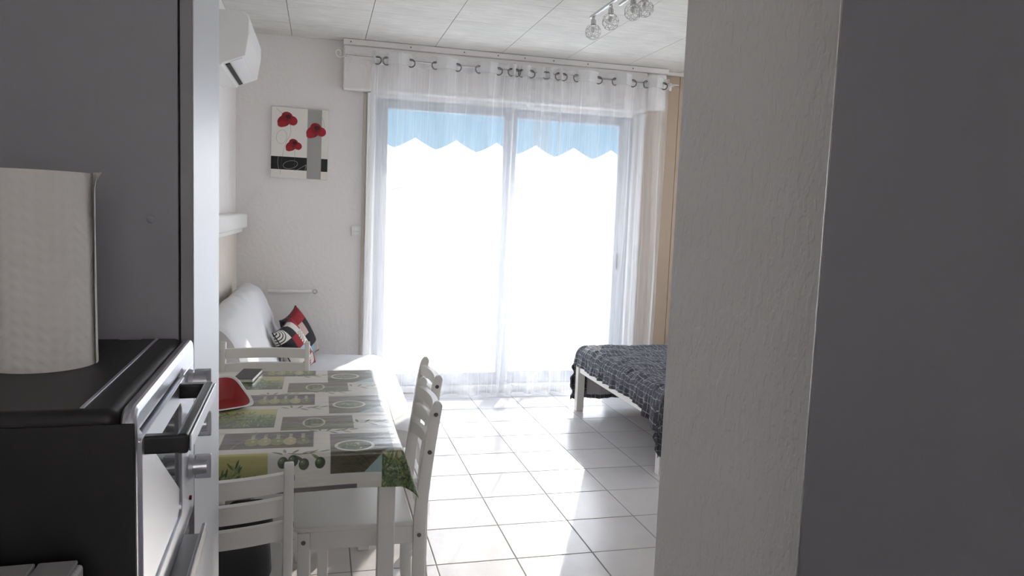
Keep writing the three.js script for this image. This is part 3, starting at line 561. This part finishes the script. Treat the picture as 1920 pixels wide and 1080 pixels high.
    const herbs = (x0, z0) => { const x1 = x0 + 0.17, z1 = z0 + 0.21; clip(x0, z0, x1, z1, () => {
      c.fillStyle = '#c3bd7c'; c.fillRect(X(x0), Y(z0), K * 0.3, K * 0.3);
      const g = c.createLinearGradient(0, Y(z0 + 0.04), 0, Y(z1)); g.addColorStop(0, 'rgba(130,150,90,0)'); g.addColorStop(0.5, '#5d7a48'); g.addColorStop(1, '#34452e'); c.fillStyle = g; c.fillRect(X(x0), Y(z0), K * 0.3, K * 0.3);
      for (let i = 0; i < 230; i++) { const f = rnd(), x = mix(x0 - 0.02, x1, rnd()), z = z0 + 0.05 + 0.16 * f; if (x > x0 + 0.10 && z < z0 + 0.08) continue; leaf(x, z, rr(-2.4, -0.6), 0.03, 0.005, ['#2e4229', '#4d6b3c', '#6d8a52', '#8ba06a', '#3b5431'][i % 5]); }
    }); };
    for (const ox of [0, -0.62]) {
      for (const z of [-3.048, -2.616, -2.168]) bowl(0.033 + ox, z);
      for (const z of [-2.832, -2.366, -1.912]) wide(-0.108 + ox, z);
      for (const z of [-3.10, -2.656, -2.204]) bottles(-0.258 + ox, z);
      for (const z of [-2.948, -2.464, -2.015]) herbs(-0.298 + ox, z);
      for (const z of [-2.95, -2.47, -2.005]) sprig(-0.078 + ox, z, 1.0, z > -2.2);
      for (const z of [-2.68, -2.20]) { sprig(0.012 + ox, z, 0.95, false); sprig(-0.165 + ox, z + 0.02, 0.9, false); }
      for (const z of [-2.76, -2.28]) sprig(0.125 + ox, z, 1.1, false);
    }
    // the print that shows on the hanging corner: a green plant
    clip(0.17, -2.0, 0.5, -1.7, () => { c.fillStyle = '#aba878'; c.fillRect(0, 0, W, Hh); for (let i = 0; i < 420; i++) leaf(0.17 + 0.16 * rnd(), -2.0 + 0.12 * rnd() + 0.02, rr(-2.6, -0.2), 0.035, 0.005, ['#1f301c', '#304a29', '#466438', '#5f7a48', '#8f9150'][i % 5]); });
  });
  art.flipY = false;
  const clothMat = phys({ map: art, color: lin(0.96, 0.96, 0.96), roughness: 0.33, clearcoat: 0.5, clearcoatRoughness: 0.22, bumpMap: rep(T.soft, 1, 5), bumpScale: 0.004, side: THREE.DoubleSide });
  const c = thing('tablecloth', 'waxed tablecloth printed with olives, herbs and oil bottles', 'tablecloth', [cx, TB.y, cz]);
  const RB = 0.006, drape = (d) => { const q = RB * Math.PI / 2; if (d <= 0) return [0, 0]; if (d < q) { const an = d / RB; return [RB * Math.sin(an), -RB * (1 - Math.cos(an))]; } return [RB + (d - q) * 0.05, -RB - (d - q) * 0.998]; };
  const ax = a + 0.001, bz = b + 0.001;
  const line = (h, n) => { const r = []; for (let i = 0; i <= 14; i++) r.push(-h - OH + OH * i / 14); for (let i = 1; i < n; i++) r.push(-h + 2 * h * i / n); for (let i = 0; i <= 14; i++) r.push(h + OH * i / 14); return r; };
  const us = line(ax, 40), vs = line(bz, 56);
  const g = grid(us.length - 1, vs.length - 1, (uu, vv) => {
    const u = us[Math.round(uu * (us.length - 1))], v = vs[Math.round(vv * (vs.length - 1))];
    const du = Math.abs(u) - ax, dv = Math.abs(v) - bz, su = Math.sign(u), sv = Math.sign(v), ripple = 0.0006 + 0.0004 * vnoise(u * 12, v * 30, 3);
    const uv = [(u + ax + OH) / (2 * (ax + OH)), (v + bz + OH) / (2 * (bz + OH))];
    let x = u, y = 0.0016 + ripple, z = v;
    if (du > 0 && dv > 0) {
      // the free corner folds outwards into a hanging point
      const d = Math.hypot(du, dv), ph = Math.atan2(dv, du), k = Math.sin(2 * ph), an = Math.PI / 4 + (ph - Math.PI / 4) * 0.55;
      const out = mix(0.05, 0.42, k) * d + Math.min(d, RB), dn = Math.sqrt(Math.max(0, d * d - Math.pow(mix(0.05, 0.42, k) * d, 2)));
      x = su * (ax + out * Math.cos(an)); z = sv * (bz + out * Math.sin(an)); y -= dn;
      if (k < 0.15) { /* flat to the sides */ }
    } else if (du > 0) { const [o, dn] = drape(du); x = su * (ax + o + 0.010 * Math.sin(v * 14) * du / OH); y += dn; }
    else if (dv > 0) { const [o, dn] = drape(dv); z = sv * (bz + o + 0.006 * (1 + Math.sin(u * 17)) * dv / OH); y += dn; }
    return [x, y, z, uv[0], uv[1]];
  }, true);
  mesh('cloth', g, clothMat, c);

  // red bowl: a scoop whose far rim stands much higher than its near one
  const bw = thing('serving_bowl', 'scoop-shaped red dish with white rim on the tablecloth', 'bowl', [-0.302, TB.y + 0.0035, -2.51], 0.55);
  bw.scale.setScalar(0.86);
  const sq = (r, y, an) => { const n = 5, ca = Math.cos(an), sa = Math.sin(an), k = r / Math.pow(Math.pow(Math.abs(ca), n) + Math.pow(Math.abs(sa), n), 1 / n); const z = k * sa, hgt = y * (0.56 - 0.46 * clamp(z / 0.09, -1, 1)); return [k * ca, hgt, z - 0.012 * (y / 0.09)]; };
  const surf = (prof) => grid(96, prof.length - 1, (u, v) => { const [r, y] = prof[Math.round(v * (prof.length - 1))]; return sq(r, y, u * Math.PI * 2); });
  const two = (m) => { const q = m.clone(); q.side = THREE.DoubleSide; return q; };
  mesh('outside', surf([[0.0, 0], [0.06, 0], [0.066, 0.004], [0.08, 0.035], [0.093, 0.085]]), two(M.ceramic), bw);
  mesh('rim', surf([[0.092, 0.083], [0.098, 0.087], [0.0975, 0.0915], [0.092, 0.093], [0.086, 0.088]]), two(M.ceramic), bw);
  mesh('glaze', surf([[0.0, 0.009], [0.055, 0.009], [0.062, 0.012], [0.074, 0.038], [0.0875, 0.088]]), two(M.red), bw);

  const nb = thing('notebook', 'dark notebook lying flat near the far table edge', 'notebook', [-0.262, TB.y + 0.0036, -2.935], -0.12);
  mesh('cover', [bx(-0.036, 0.036, 0.0135, 0.0155, -0.09, 0.09, 0.0008), bx(-0.036, 0.036, 0.0, 0.002, -0.09, 0.09, 0.0008), bx(-0.0365, -0.0345, 0.0005, 0.015, -0.09, 0.09, 0.0008)], std({ color: lin(0.055, 0.05, 0.05), roughness: 0.55 }), nb);
  mesh('pages', bx(-0.034, 0.035, 0.0022, 0.0133, -0.088, 0.0885, 0.0006), M.ceramic, nb);
}

// ---------------------------------------------------------------- ladder-back chairs
function makeChair(label) {
  // local: the back at +z, the sitter looks towards -z, base at y = 0
  const t = thing('dining_chair', label, 'chair', [0, 0, 0], 0, 'white ladder-back chairs round the table');
  const w = 0.37, d = 0.40, hw = w / 2, P = 0.0215, ph = 0.04;
  const wood = M.paintWood;
  const lean = (y) => (y < 0.43 ? 0 : 0.05 * Math.pow((y - 0.43) / 0.39, 1.3));
  for (const s of [-1, 1]) {
    // rear post: one curved board from floor to rounded top
    const sh = new THREE.Shape(), pts = [], back = [];
    for (let y = 0; y <= 0.80; y += 0.04) { const z = lean(y) - 0.012 * sstep(0.12, 0, y) * -1, q = y > 0.46 ? ph - 0.006 * (y - 0.46) / 0.34 : ph; pts.push([z, y]); back.push([z + q, y]); }
    sh.moveTo(pts[0][0], 0); pts.forEach(([z, y]) => sh.lineTo(z, y));
    const tz = lean(0.80), q = ph - 0.006; sh.bezierCurveTo(tz + 0.002, 0.822, tz + q * 0.8, 0.828, tz + q, 0.80);
    back.reverse().forEach(([z, y]) => sh.lineTo(z, y));
    const g = new THREE.ExtrudeGeometry(sh, { depth: P - 0.006, bevelEnabled: true, bevelThickness: 0.003, bevelSize: 0.003, bevelOffset: -0.003, bevelSegments: 2 });
    g.rotateY(-Math.PI / 2); // shape x -> z ; depth -> -x
    g.translate(s > 0 ? hw - 0.003 : -hw + P - 0.003, 0, d / 2 - ph);
    mesh('rear_leg', boxUV(toCreasedNormals(g, 0.6)), wood, t);
    mesh('front_leg', bx(s > 0 ? hw - 0.034 : -hw, s > 0 ? hw : -hw + 0.034, 0, 0.418, -d / 2 + 0.008, -d / 2 + 0.045, 0.003, 2), wood, t);
    mesh('side_rail', bx(s > 0 ? hw - 0.024 : -hw + 0.006, s > 0 ? hw - 0.006 : -hw + 0.024, 0.36, 0.4175, -d / 2 + 0.046, d / 2 - ph - 0.0005, 0.002), wood, t);
    const xo = s * hw, e = s * 0.0022;
    for (const [y, z] of [[0.775, d / 2 - ph + lean(0.775) + 0.018], [0.655, d / 2 - ph + lean(0.655) + 0.02], [0.388, d / 2 - ph + 0.018], [0.388, -d / 2 + 0.026]]) mesh('bolt', cyl(0.0072, 0.0066, [xo - e * 0.2, y, z], [xo + e, y, z], 14), M.darkMetal, t);
  }
  for (const y of [0.765, 0.703, 0.641]) {
    const L = w - 2 * P - 0.001, hgt = 0.042;
    const g = new THREE.BoxGeometry(L, hgt, 0.019, 16, 1, 1), p = g.attributes.position;
    for (let i = 0; i < p.count; i++) { const u = p.getX(i) / (L / 2); p.setZ(i, p.getZ(i) + 0.026 * (1 - u * u)); }
    g.computeVertexNormals(); g.translate(0, y, d / 2 - ph + lean(y) + 0.014);
    mesh('slat', boxUV(toCreasedNormals(g, 0.5)), wood, t);
  }
  mesh('front_rail', bx(-hw + 0.035, hw - 0.035, 0.36, 0.4175, -d / 2 + 0.014, -d / 2 + 0.032, 0.002), wood, t);
  mesh('back_rail', bx(-hw + P + 0.0005, hw - P - 0.0005, 0.36, 0.4175, d / 2 - ph + 0.008, d / 2 - ph + 0.026, 0.002), wood, t);
  const ss = new THREE.Shape(), r = 0.035, x0 = -hw + 0.0, x1 = hw - 0.0, z0 = -d / 2 - 0.01, z1 = d / 2 - ph - 0.001;
  ss.moveTo(x0 + r, z0); ss.lineTo(x1 - r, z0); ss.absarc(x1 - r, z0 + r, r, -Math.PI / 2, 0); ss.lineTo(x1, z1); ss.lineTo(x0, z1); ss.lineTo(x0, z0 + r); ss.absarc(x0 + r, z0 + r, r, Math.PI, Math.PI * 1.5);
  const sg = new THREE.ExtrudeGeometry(ss, { depth: 0.010, bevelEnabled: true, bevelThickness: 0.003, bevelSize: 0.003, bevelOffset: -0.003, bevelSegments: 2, curveSegments: 6 });
  sg.rotateX(Math.PI / 2); sg.translate(0, 0.4345 - 0.003 + 0.0, 0); sg.computeBoundingBox();
  mesh('seat', boxUV(sg), M.paintWood, t);
  return t;
}
{
  const c0 = makeChair('white ladder-back chair on the right of the table, tucked in nearer the camera');
  c0.position.set(0.135, 0, -2.425); c0.rotation.y = Math.PI / 2;
  const put = (label, x, z, a) => { const c = c0.clone(); c.name = numbered('dining_chair'); scene.add(c); c.position.set(x, 0, z); c.rotation.y = a; c.userData = { ...c0.userData, label }; return c; };
  put('white ladder-back chair on the right of the table, farther, by the sofa seat', 0.195, -2.797, Math.PI / 2);
  put('white ladder-back chair at the table end with black bag on its seat', -0.26, -1.94, 0.10);
  put('white ladder-back chair at the far table end, in front of the sofa back', -0.23, -3.12, Math.PI - 0.02);
}
// black bag on the near chair
{
  const b = thing('handbag', 'black handbag with metal rings lying on the near chair seat', 'bag', [-0.265, 0.4365, -1.955], 0.1);
  const body = (sx, sy, sz, sd, x, y, z) => { const g = new RoundedBoxGeometry(sx, sy, sz, 8, Math.min(sx, sy, sz) * 0.32), p = g.attributes.position; for (let i = 0; i < p.count; i++) { const X = p.getX(i), Y = p.getY(i), Z = p.getZ(i), n = vnoise(X * 14 + 5, Y * 14 + Z * 9, sd) - 0.5, dn = (Y / sy + 0.5); p.setXYZ(i, X * (1 + 0.05 * n) * (1 - 0.06 * dn), Y + 0.018 * n * dn, Z * (1 - 0.14 * dn) + 0.012 * n); } const m = mergeVertices(g); m.computeVertexNormals(); m.translate(x, y, z); return m; };
  mesh('body', body(0.31, 0.13, 0.22, 3, 0, 0.066, -0.01), M.bagFabric, b);
  mesh('flap', body(0.22, 0.045, 0.16, 6, -0.03, 0.145, -0.02), M.bagFabric, b);
  mesh('pouch', body(0.12, 0.10, 0.12, 9, 0.095, 0.145, 0.0), M.bagFabric, b);
  mesh('strap', tube([[-0.08, 0.13, -0.03], [-0.10, 0.165, 0.0], [-0.07, 0.175, 0.04], [-0.02, 0.14, 0.085], [0.0, 0.10, 0.105]], 0.008, 40, 6), M.bagFabric, b);
  mesh('trim', tube([[0.0, 0.128, 0.095], [0.03, 0.136, 0.092], [0.06, 0.13, 0.085]], 0.003, 16, 6), std({ color: lin(0.25, 0.17, 0.13), roughness: 0.6 }), b);
  for (const x of [-0.04, -0.005]) { const g = new THREE.TorusGeometry(0.013, 0.002, 8, 20); g.rotateY(0.9); g.translate(x, 0.098, 0.102); mesh('ring', g, M.chrome, b); }
}

// ---------------------------------------------------------------- sofa and cushions
{
  const z0 = -5.42, z1 = -3.50, L = z1 - z0;
  const s = thing('sofa', 'pale grey sofa bed with a loose cover along the left wall', 'sofa', [-0.06, 0, (z0 + z1) / 2]);
  const closed = (prof, name, wr, sd, flare = 0) => {   // a closed profile (x, y) swept along z with soft ends and creases
    const n = prof.length, curve = new THREE.CatmullRomCurve3(prof.map(([x, y]) => new THREE.Vector3(x, y, 0)), true, 'centripetal');
    const NU = 90, NV = 70, pts = curve.getSpacedPoints(NU), c = new THREE.Vector3(); pts.slice(0, NU).forEach((p) => c.add(p)); c.divideScalar(NU);
    const g = grid(NU, NV, (u, v) => {
      const p = pts[Math.round(u * NU) % NU], e = Math.min(v, 1 - v) * L, k = 1 - 0.06 * Math.pow(1 - clamp(e / 0.06), 2);
      const m = wr * (fbm(u * 14, v * 7, sd, 4, 14) - 0.5) + wr * 0.8 * (vnoise(u * 6 + v * 9, v * 26, sd + 4) - 0.5) * sstep(0.4, 0.1, p.y);
      const dx = p.x - c.x, dy = p.y - c.y, l = Math.hypot(dx, dy) || 1;
      return [c.x + dx * k + m * dx / l + flare * sstep(0.3, 0, p.y) * Math.sign(dx) * (dx > 0 ? 1 : 0), Math.max(0.004, c.y + dy * k + m * dy / l), (v - 0.5) * L, u * 1.6, v * L];
    }, true);
    const caps = [0, 1].map((v) => { const P = [], I = [], ps = g.attributes.position, off = v * NV * (NU + 1); P.push(c.x, c.y, (v - 0.5) * L - (v ? -0.012 : 0.012)); for (let i = 0; i < NU; i++) P.push(ps.getX(off + i), ps.getY(off + i), ps.getZ(off + i)); for (let i = 0; i < NU; i++) { const a = 1 + i, b = 1 + (i + 1) % NU; v ? I.push(0, b, a) : I.push(0, a, b); } const q = new THREE.BufferGeometry(); q.setAttribute('position', new THREE.Float32BufferAttribute(P, 3)); q.setAttribute('uv', new THREE.Float32BufferAttribute(new Float32Array(P.length / 3 * 2), 2)); q.setIndex(I); q.computeVertexNormals(); return q; });
    return mesh(name, [g, ...caps], M.sofa, s);
  };
  const X = (x) => x + 0.06;
  closed([[X(-0.575), 0.62], [X(-0.56), 0.82], [X(-0.51), 0.865], [X(-0.43), 0.855], [X(-0.38), 0.80], [X(-0.31), 0.62], [X(-0.235), 0.44], [X(-0.24), 0.375], [X(-0.34), 0.36], [X(-0.45), 0.42], [X(-0.53), 0.5]], 'backrest', 0.03, 3);
  closed([[X(-0.32), 0.10], [X(-0.30), 0.30], [X(-0.22), 0.352], [X(0.0), 0.362], [X(0.3), 0.365], [X(0.43), 0.352], [X(0.495), 0.31], [X(0.52), 0.2], [X(0.535), 0.06], [X(0.52), 0.01], [X(0.3), 0.008], [X(0.0), 0.008], [X(-0.28), 0.01]], 'seat', 0.028, 9, 0.02);
}
function cushion(label, pos, nrm, pal, size) {
  const c = thing('cushion', label, 'cushion', pos, 0, 'patchwork cushions on the sofa');
  const N = new THREE.Vector3(...nrm).normalize(), U = new THREE.Vector3(-0.42, 0.9, 0.05).addScaledVector(N, -N.dot(new THREE.Vector3(-0.42, 0.9, 0.05))).normalize();
  c.quaternion.setFromRotationMatrix(new THREE.Matrix4().makeBasis(new THREE.Vector3().crossVectors(U, N), U, N));
  const art = canvasTex(512, 512, (g, W, H) => {
    const n = 4;
    for (let j = 0; j < n; j++) for (let i = 0; i < n; i++) {
      const k = pal[Math.floor(hash(i, j, pal.length + Math.round(size * 1000)) * pal.length)], x = i * W / n, y = j * H / n;
      if (k === 'lines') { g.fillStyle = '#cfc9c2'; g.fillRect(x, y, W / n, H / n); g.fillStyle = '#242226'; for (let q = 0; q < 12; q++) g.fillRect(x, y + q * H / n / 12, W / n, H / n / 24); }
      else if (k === 'rings') { g.fillStyle = '#d8d4cc'; g.fillRect(x, y, W / n, H / n); g.strokeStyle = '#1c1b20'; g.lineWidth = 9; for (let q = 1; q < 5; q++) { g.beginPath(); g.arc(x, y, q * 28, 0, Math.PI / 2); g.stroke(); } }
      else { g.fillStyle = k; g.fillRect(x, y, W / n, H / n); }
    }
  });
  const m = std({ map: art, roughness: 1, bumpMap: rep(T.weave, 3, 3), bumpScale: 0.0006 });
  const half = (s) => grid(28, 28, (u, v) => { const a = 2 * u - 1, b = 2 * v - 1, t = Math.pow((1 - a * a) * (1 - b * b), 0.42), pin = 1 - 0.05 * (a * a * (1 - b * b) + b * b * (1 - a * a)) - 0.02; return [a * pin * size / 2 * (1 - 0.05 * (1 - b * b) * a * a), b * pin * size / 2 * (1 - 0.05 * (1 - a * a) * b * b), s * t * size * 0.19, u, v]; }, s < 0);
  mesh('cover', [half(1), half(-1)], m, c);
  const e = []; for (let k = 0; k < 4; k++) for (let i = 0; i < 10; i++) { const a = -1 + 2 * i / 10, q = [[a, -1], [1, a], [-a, 1], [-1, -a]][k], pin = 1 - 0.05 * (1 - a * a) - 0.02; e.push([q[0] * size / 2 * (Math.abs(q[0]) === 1 ? pin : 0.98) * (Math.abs(q[0]) === 1 ? 1 - 0.05 * (1 - a * a) : 1), q[1] * size / 2 * (Math.abs(q[1]) === 1 ? pin : 0.98) * (Math.abs(q[1]) === 1 ? 1 - 0.05 * (1 - a * a) : 1), 0]); }
  mesh('piping', tube(e, 0.004, 120, 6, true), M.bagFabric, c);
  return c;
}
cushion('red, black and striped patchwork cushion in the far sofa corner', [-0.13, 0.535, -5.17], [0.86, 0.42, 0.3], ['#8e2029', '#1b1a1f', 'lines', '#b8a096', '#1b1a1f', '#7f9db5'], 0.36);
cushion('black, white and blue patchwork cushion leaning before the red one', [-0.15, 0.52, -4.80], [0.84, 0.45, 0.3], ['#1b1a1f', 'rings', '#cfcac4', '#8fa9bd', '#1d1c20', '#8e2029'], 0.35);

// ---------------------------------------------------------------- bed
{
  const x0 = 1.83, x1 = 3.80, z0 = -5.06, z1 = -3.635;
  const b = thing('bed', 'low white wooden bed frame with mattress by the balcony door', 'bed', [(x0 + x1) / 2, 0, (z0 + z1) / 2]);
  const X = (x) => x - (x0 + x1) / 2, Z = (z) => z - (z0 + z1) / 2, P = 0.055;
  for (const [x, z] of [[x0, z0], [x0, z1 - P], [x1 - P, z0], [x1 - P, z1 - P]]) mesh('leg', bx(X(x), X(x + P), 0, 0.40, Z(z), Z(z + P), 0.004, 2), M.paintWood, b);
  mesh('foot_rail', bx(X(x0 + 0.012), X(x0 + 0.036), 0.285, 0.375, Z(z0 + P), Z(z1 - P), 0.003), M.paintWood, b);
  mesh('head_rail', bx(X(x1 - 0.036), X(x1 - 0.012), 0.285, 0.375, Z(z0 + P), Z(z1 - P), 0.003), M.paintWood, b);
  for (const z of [z0 + 0.012, z1 - 0.036]) mesh('side_rail', bx(X(x0 + P), X(x1 - P), 0.285, 0.375, Z(z), Z(z + 0.024), 0.003), M.paintWood, b);
  for (let i = 0; i < 14; i++) mesh('slat', bx(X(x0 + 0.10 + i * 0.132), X(x0 + 0.17 + i * 0.132), 0.318, 0.333, Z(z0 + 0.037), Z(z1 - 0.037), 0.002), M.paintWood, b);
  mesh('mattress', bx(X(x0 + 0.04), X(x1 - 0.04), 0.335, 0.478, Z(z0 + 0.04), Z(z1 - 0.04), 0.05, 4), M.ceramic, b);

  const art = canvasTex(1024, 1024, (c, W, H) => {
    c.fillStyle = '#46474f'; c.fillRect(0, 0, W, H);
    for (let i = 0; i < 9000; i++) { c.fillStyle = rnd() < 0.5 ? 'rgba(30,31,38,0.35)' : 'rgba(120,122,132,0.25)'; c.fillRect(rnd() * W, rnd() * H, 2, 4 + rnd() * 14); }
    const N = 40; c.strokeStyle = 'rgba(205,206,212,0.8)';
    for (let i = 0; i < N; i++) for (let k = 0; k < 40; k++) {
      c.lineWidth = 0.8 + rnd() * 1.8;
      let a = (i + 0.5) * W / N, y = k * H / 40; if (rnd() < 0.93) { c.beginPath(); c.moveTo(a + rr(-3, 3), y); c.lineTo(a + rr(-3, 3), y + H / 40); c.stroke(); }
      if (rnd() < 0.75) { c.beginPath(); c.moveTo(y, a + rr(-3, 3)); c.lineTo(y + W / 40, a + rr(-3, 3)); c.stroke(); }
    }
  });
  const mat = std({ map: art, roughness: 0.95, bumpMap: rep(T.soft, 3, 3), bumpScale: 0.006, side: THREE.DoubleSide });
  const c = thing('bedspread', 'crinkled dark grey bedspread with fine white grid lines on the bed', 'bedspread', [(x0 + x1) / 2, 0.40, (z0 + z1) / 2]);
  const a = (x1 - x0) / 2 + 0.004, d = (z1 - z0) / 2 + 0.004, top = 0.488, R = 0.075;
  const ovF = 0.455, ovN = 0.42, ovL = 0.20;             // overhang: far side, near side, foot end
  const NX = 190, NZ = 190;
  const fold = (q, ov) => {                            // arc length past the shoulder -> [outwards, down]
    if (q <= 0) return [0, 0]; const arc = R * Math.PI / 2; if (q < arc) { const an = q / R; return [R * Math.sin(an), R * (1 - Math.cos(an))]; } return [R, R + q - arc];
  };
  const sheet = (fu, fv, inner) => grid(fu[2], fv[2], (uu, vv) => {
    const u = mix(fu[0], fu[1], uu), v = mix(fv[0], fv[1], vv);            // metres on the cloth; 0 at the centre
    const U = a - R, V = d - R;
    const pu = Math.max(0, -u - U), pvF = Math.max(0, -v - V), pvN = Math.max(0, v - V);
    const near = sstep(0.35, d, v);
    const ex = 1 + (near * 1.15 + 0.18 * (fbm(v * 4, 1, 13, 2) - 0.5) - 0.10 * sstep(-0.45, -d, v)) * 1.0;     // the foot end hangs lower towards the camera
    const [ou, dnu] = fold(pu * (pu > R * 1.57 ? 1 : 1), ovL), [of, dnf] = fold(pvF, ovF), [on, dnn] = fold(pvN, ovN);
    const du = dnu > R ? R + (dnu - R) * ex : dnu;
    const wob = (s, sd) => 0.012 * Math.sin(s * 42 + 2 * Math.sin(s * 9 + sd)) + 0.007 * Math.sin(s * 87 + sd);
    const hang = sstep(0.03, 0.2, du), hangN = sstep(0.05, 0.3, dnn), hangF = sstep(0.05, 0.3, dnf);
    let x = u < -U ? -U - ou - (0.012 + wob(v, 1)) * hang : u;
    let z = v < -V ? -V - of - (0.012 + wob(u, 4)) * hangF : v > V ? V + on + (0.012 + wob(u, 7)) * hangN : v;
    const cr = (fbm(u * 9 + 0.8 * vnoise(u * 3, v * 3, 2), v * 16, 23, 4) - 0.5) * 0.026 + 0.006 * (vnoise(u * 30 + v * 12, v * 34, 29) - 0.5);
    const down = Math.max(du, dnf, dnn) + 0.5 * Math.min(du, Math.max(dnf, dnn)) * 0;
    let y = top + cr * (1 - clamp(down / 0.2) * 0.6) - down;
    if (du > 0.05 && (dnn > 0.05 || dnf > 0.05)) { x -= 0.02 * hang * Math.max(hangN, hangF); }
    y = Math.max(0.012 + 0.004 * Math.sin(u * 30 + v * 30), y);
    if (inner) z += 0.012;
    return [x, y - 0.40, z, u * 0.72 + 0.2, v * 0.72];
  }, true);
  mesh('cover', sheet([-(a - R + ovL), a - 0.05, NX], [-(d - R + ovF), d - R + ovN, NZ]), mat, c);
  mesh('lining', sheet([-(a - R) + 0.03, a - 0.1, 90], [-(d - R + ovF) + 0.03, -(d - R) - 0.16, 16], true), std({ color: lin(0.5, 0.49, 0.5), roughness: 1, side: THREE.DoubleSide }), c);
}

renderer.render(scene, camera);
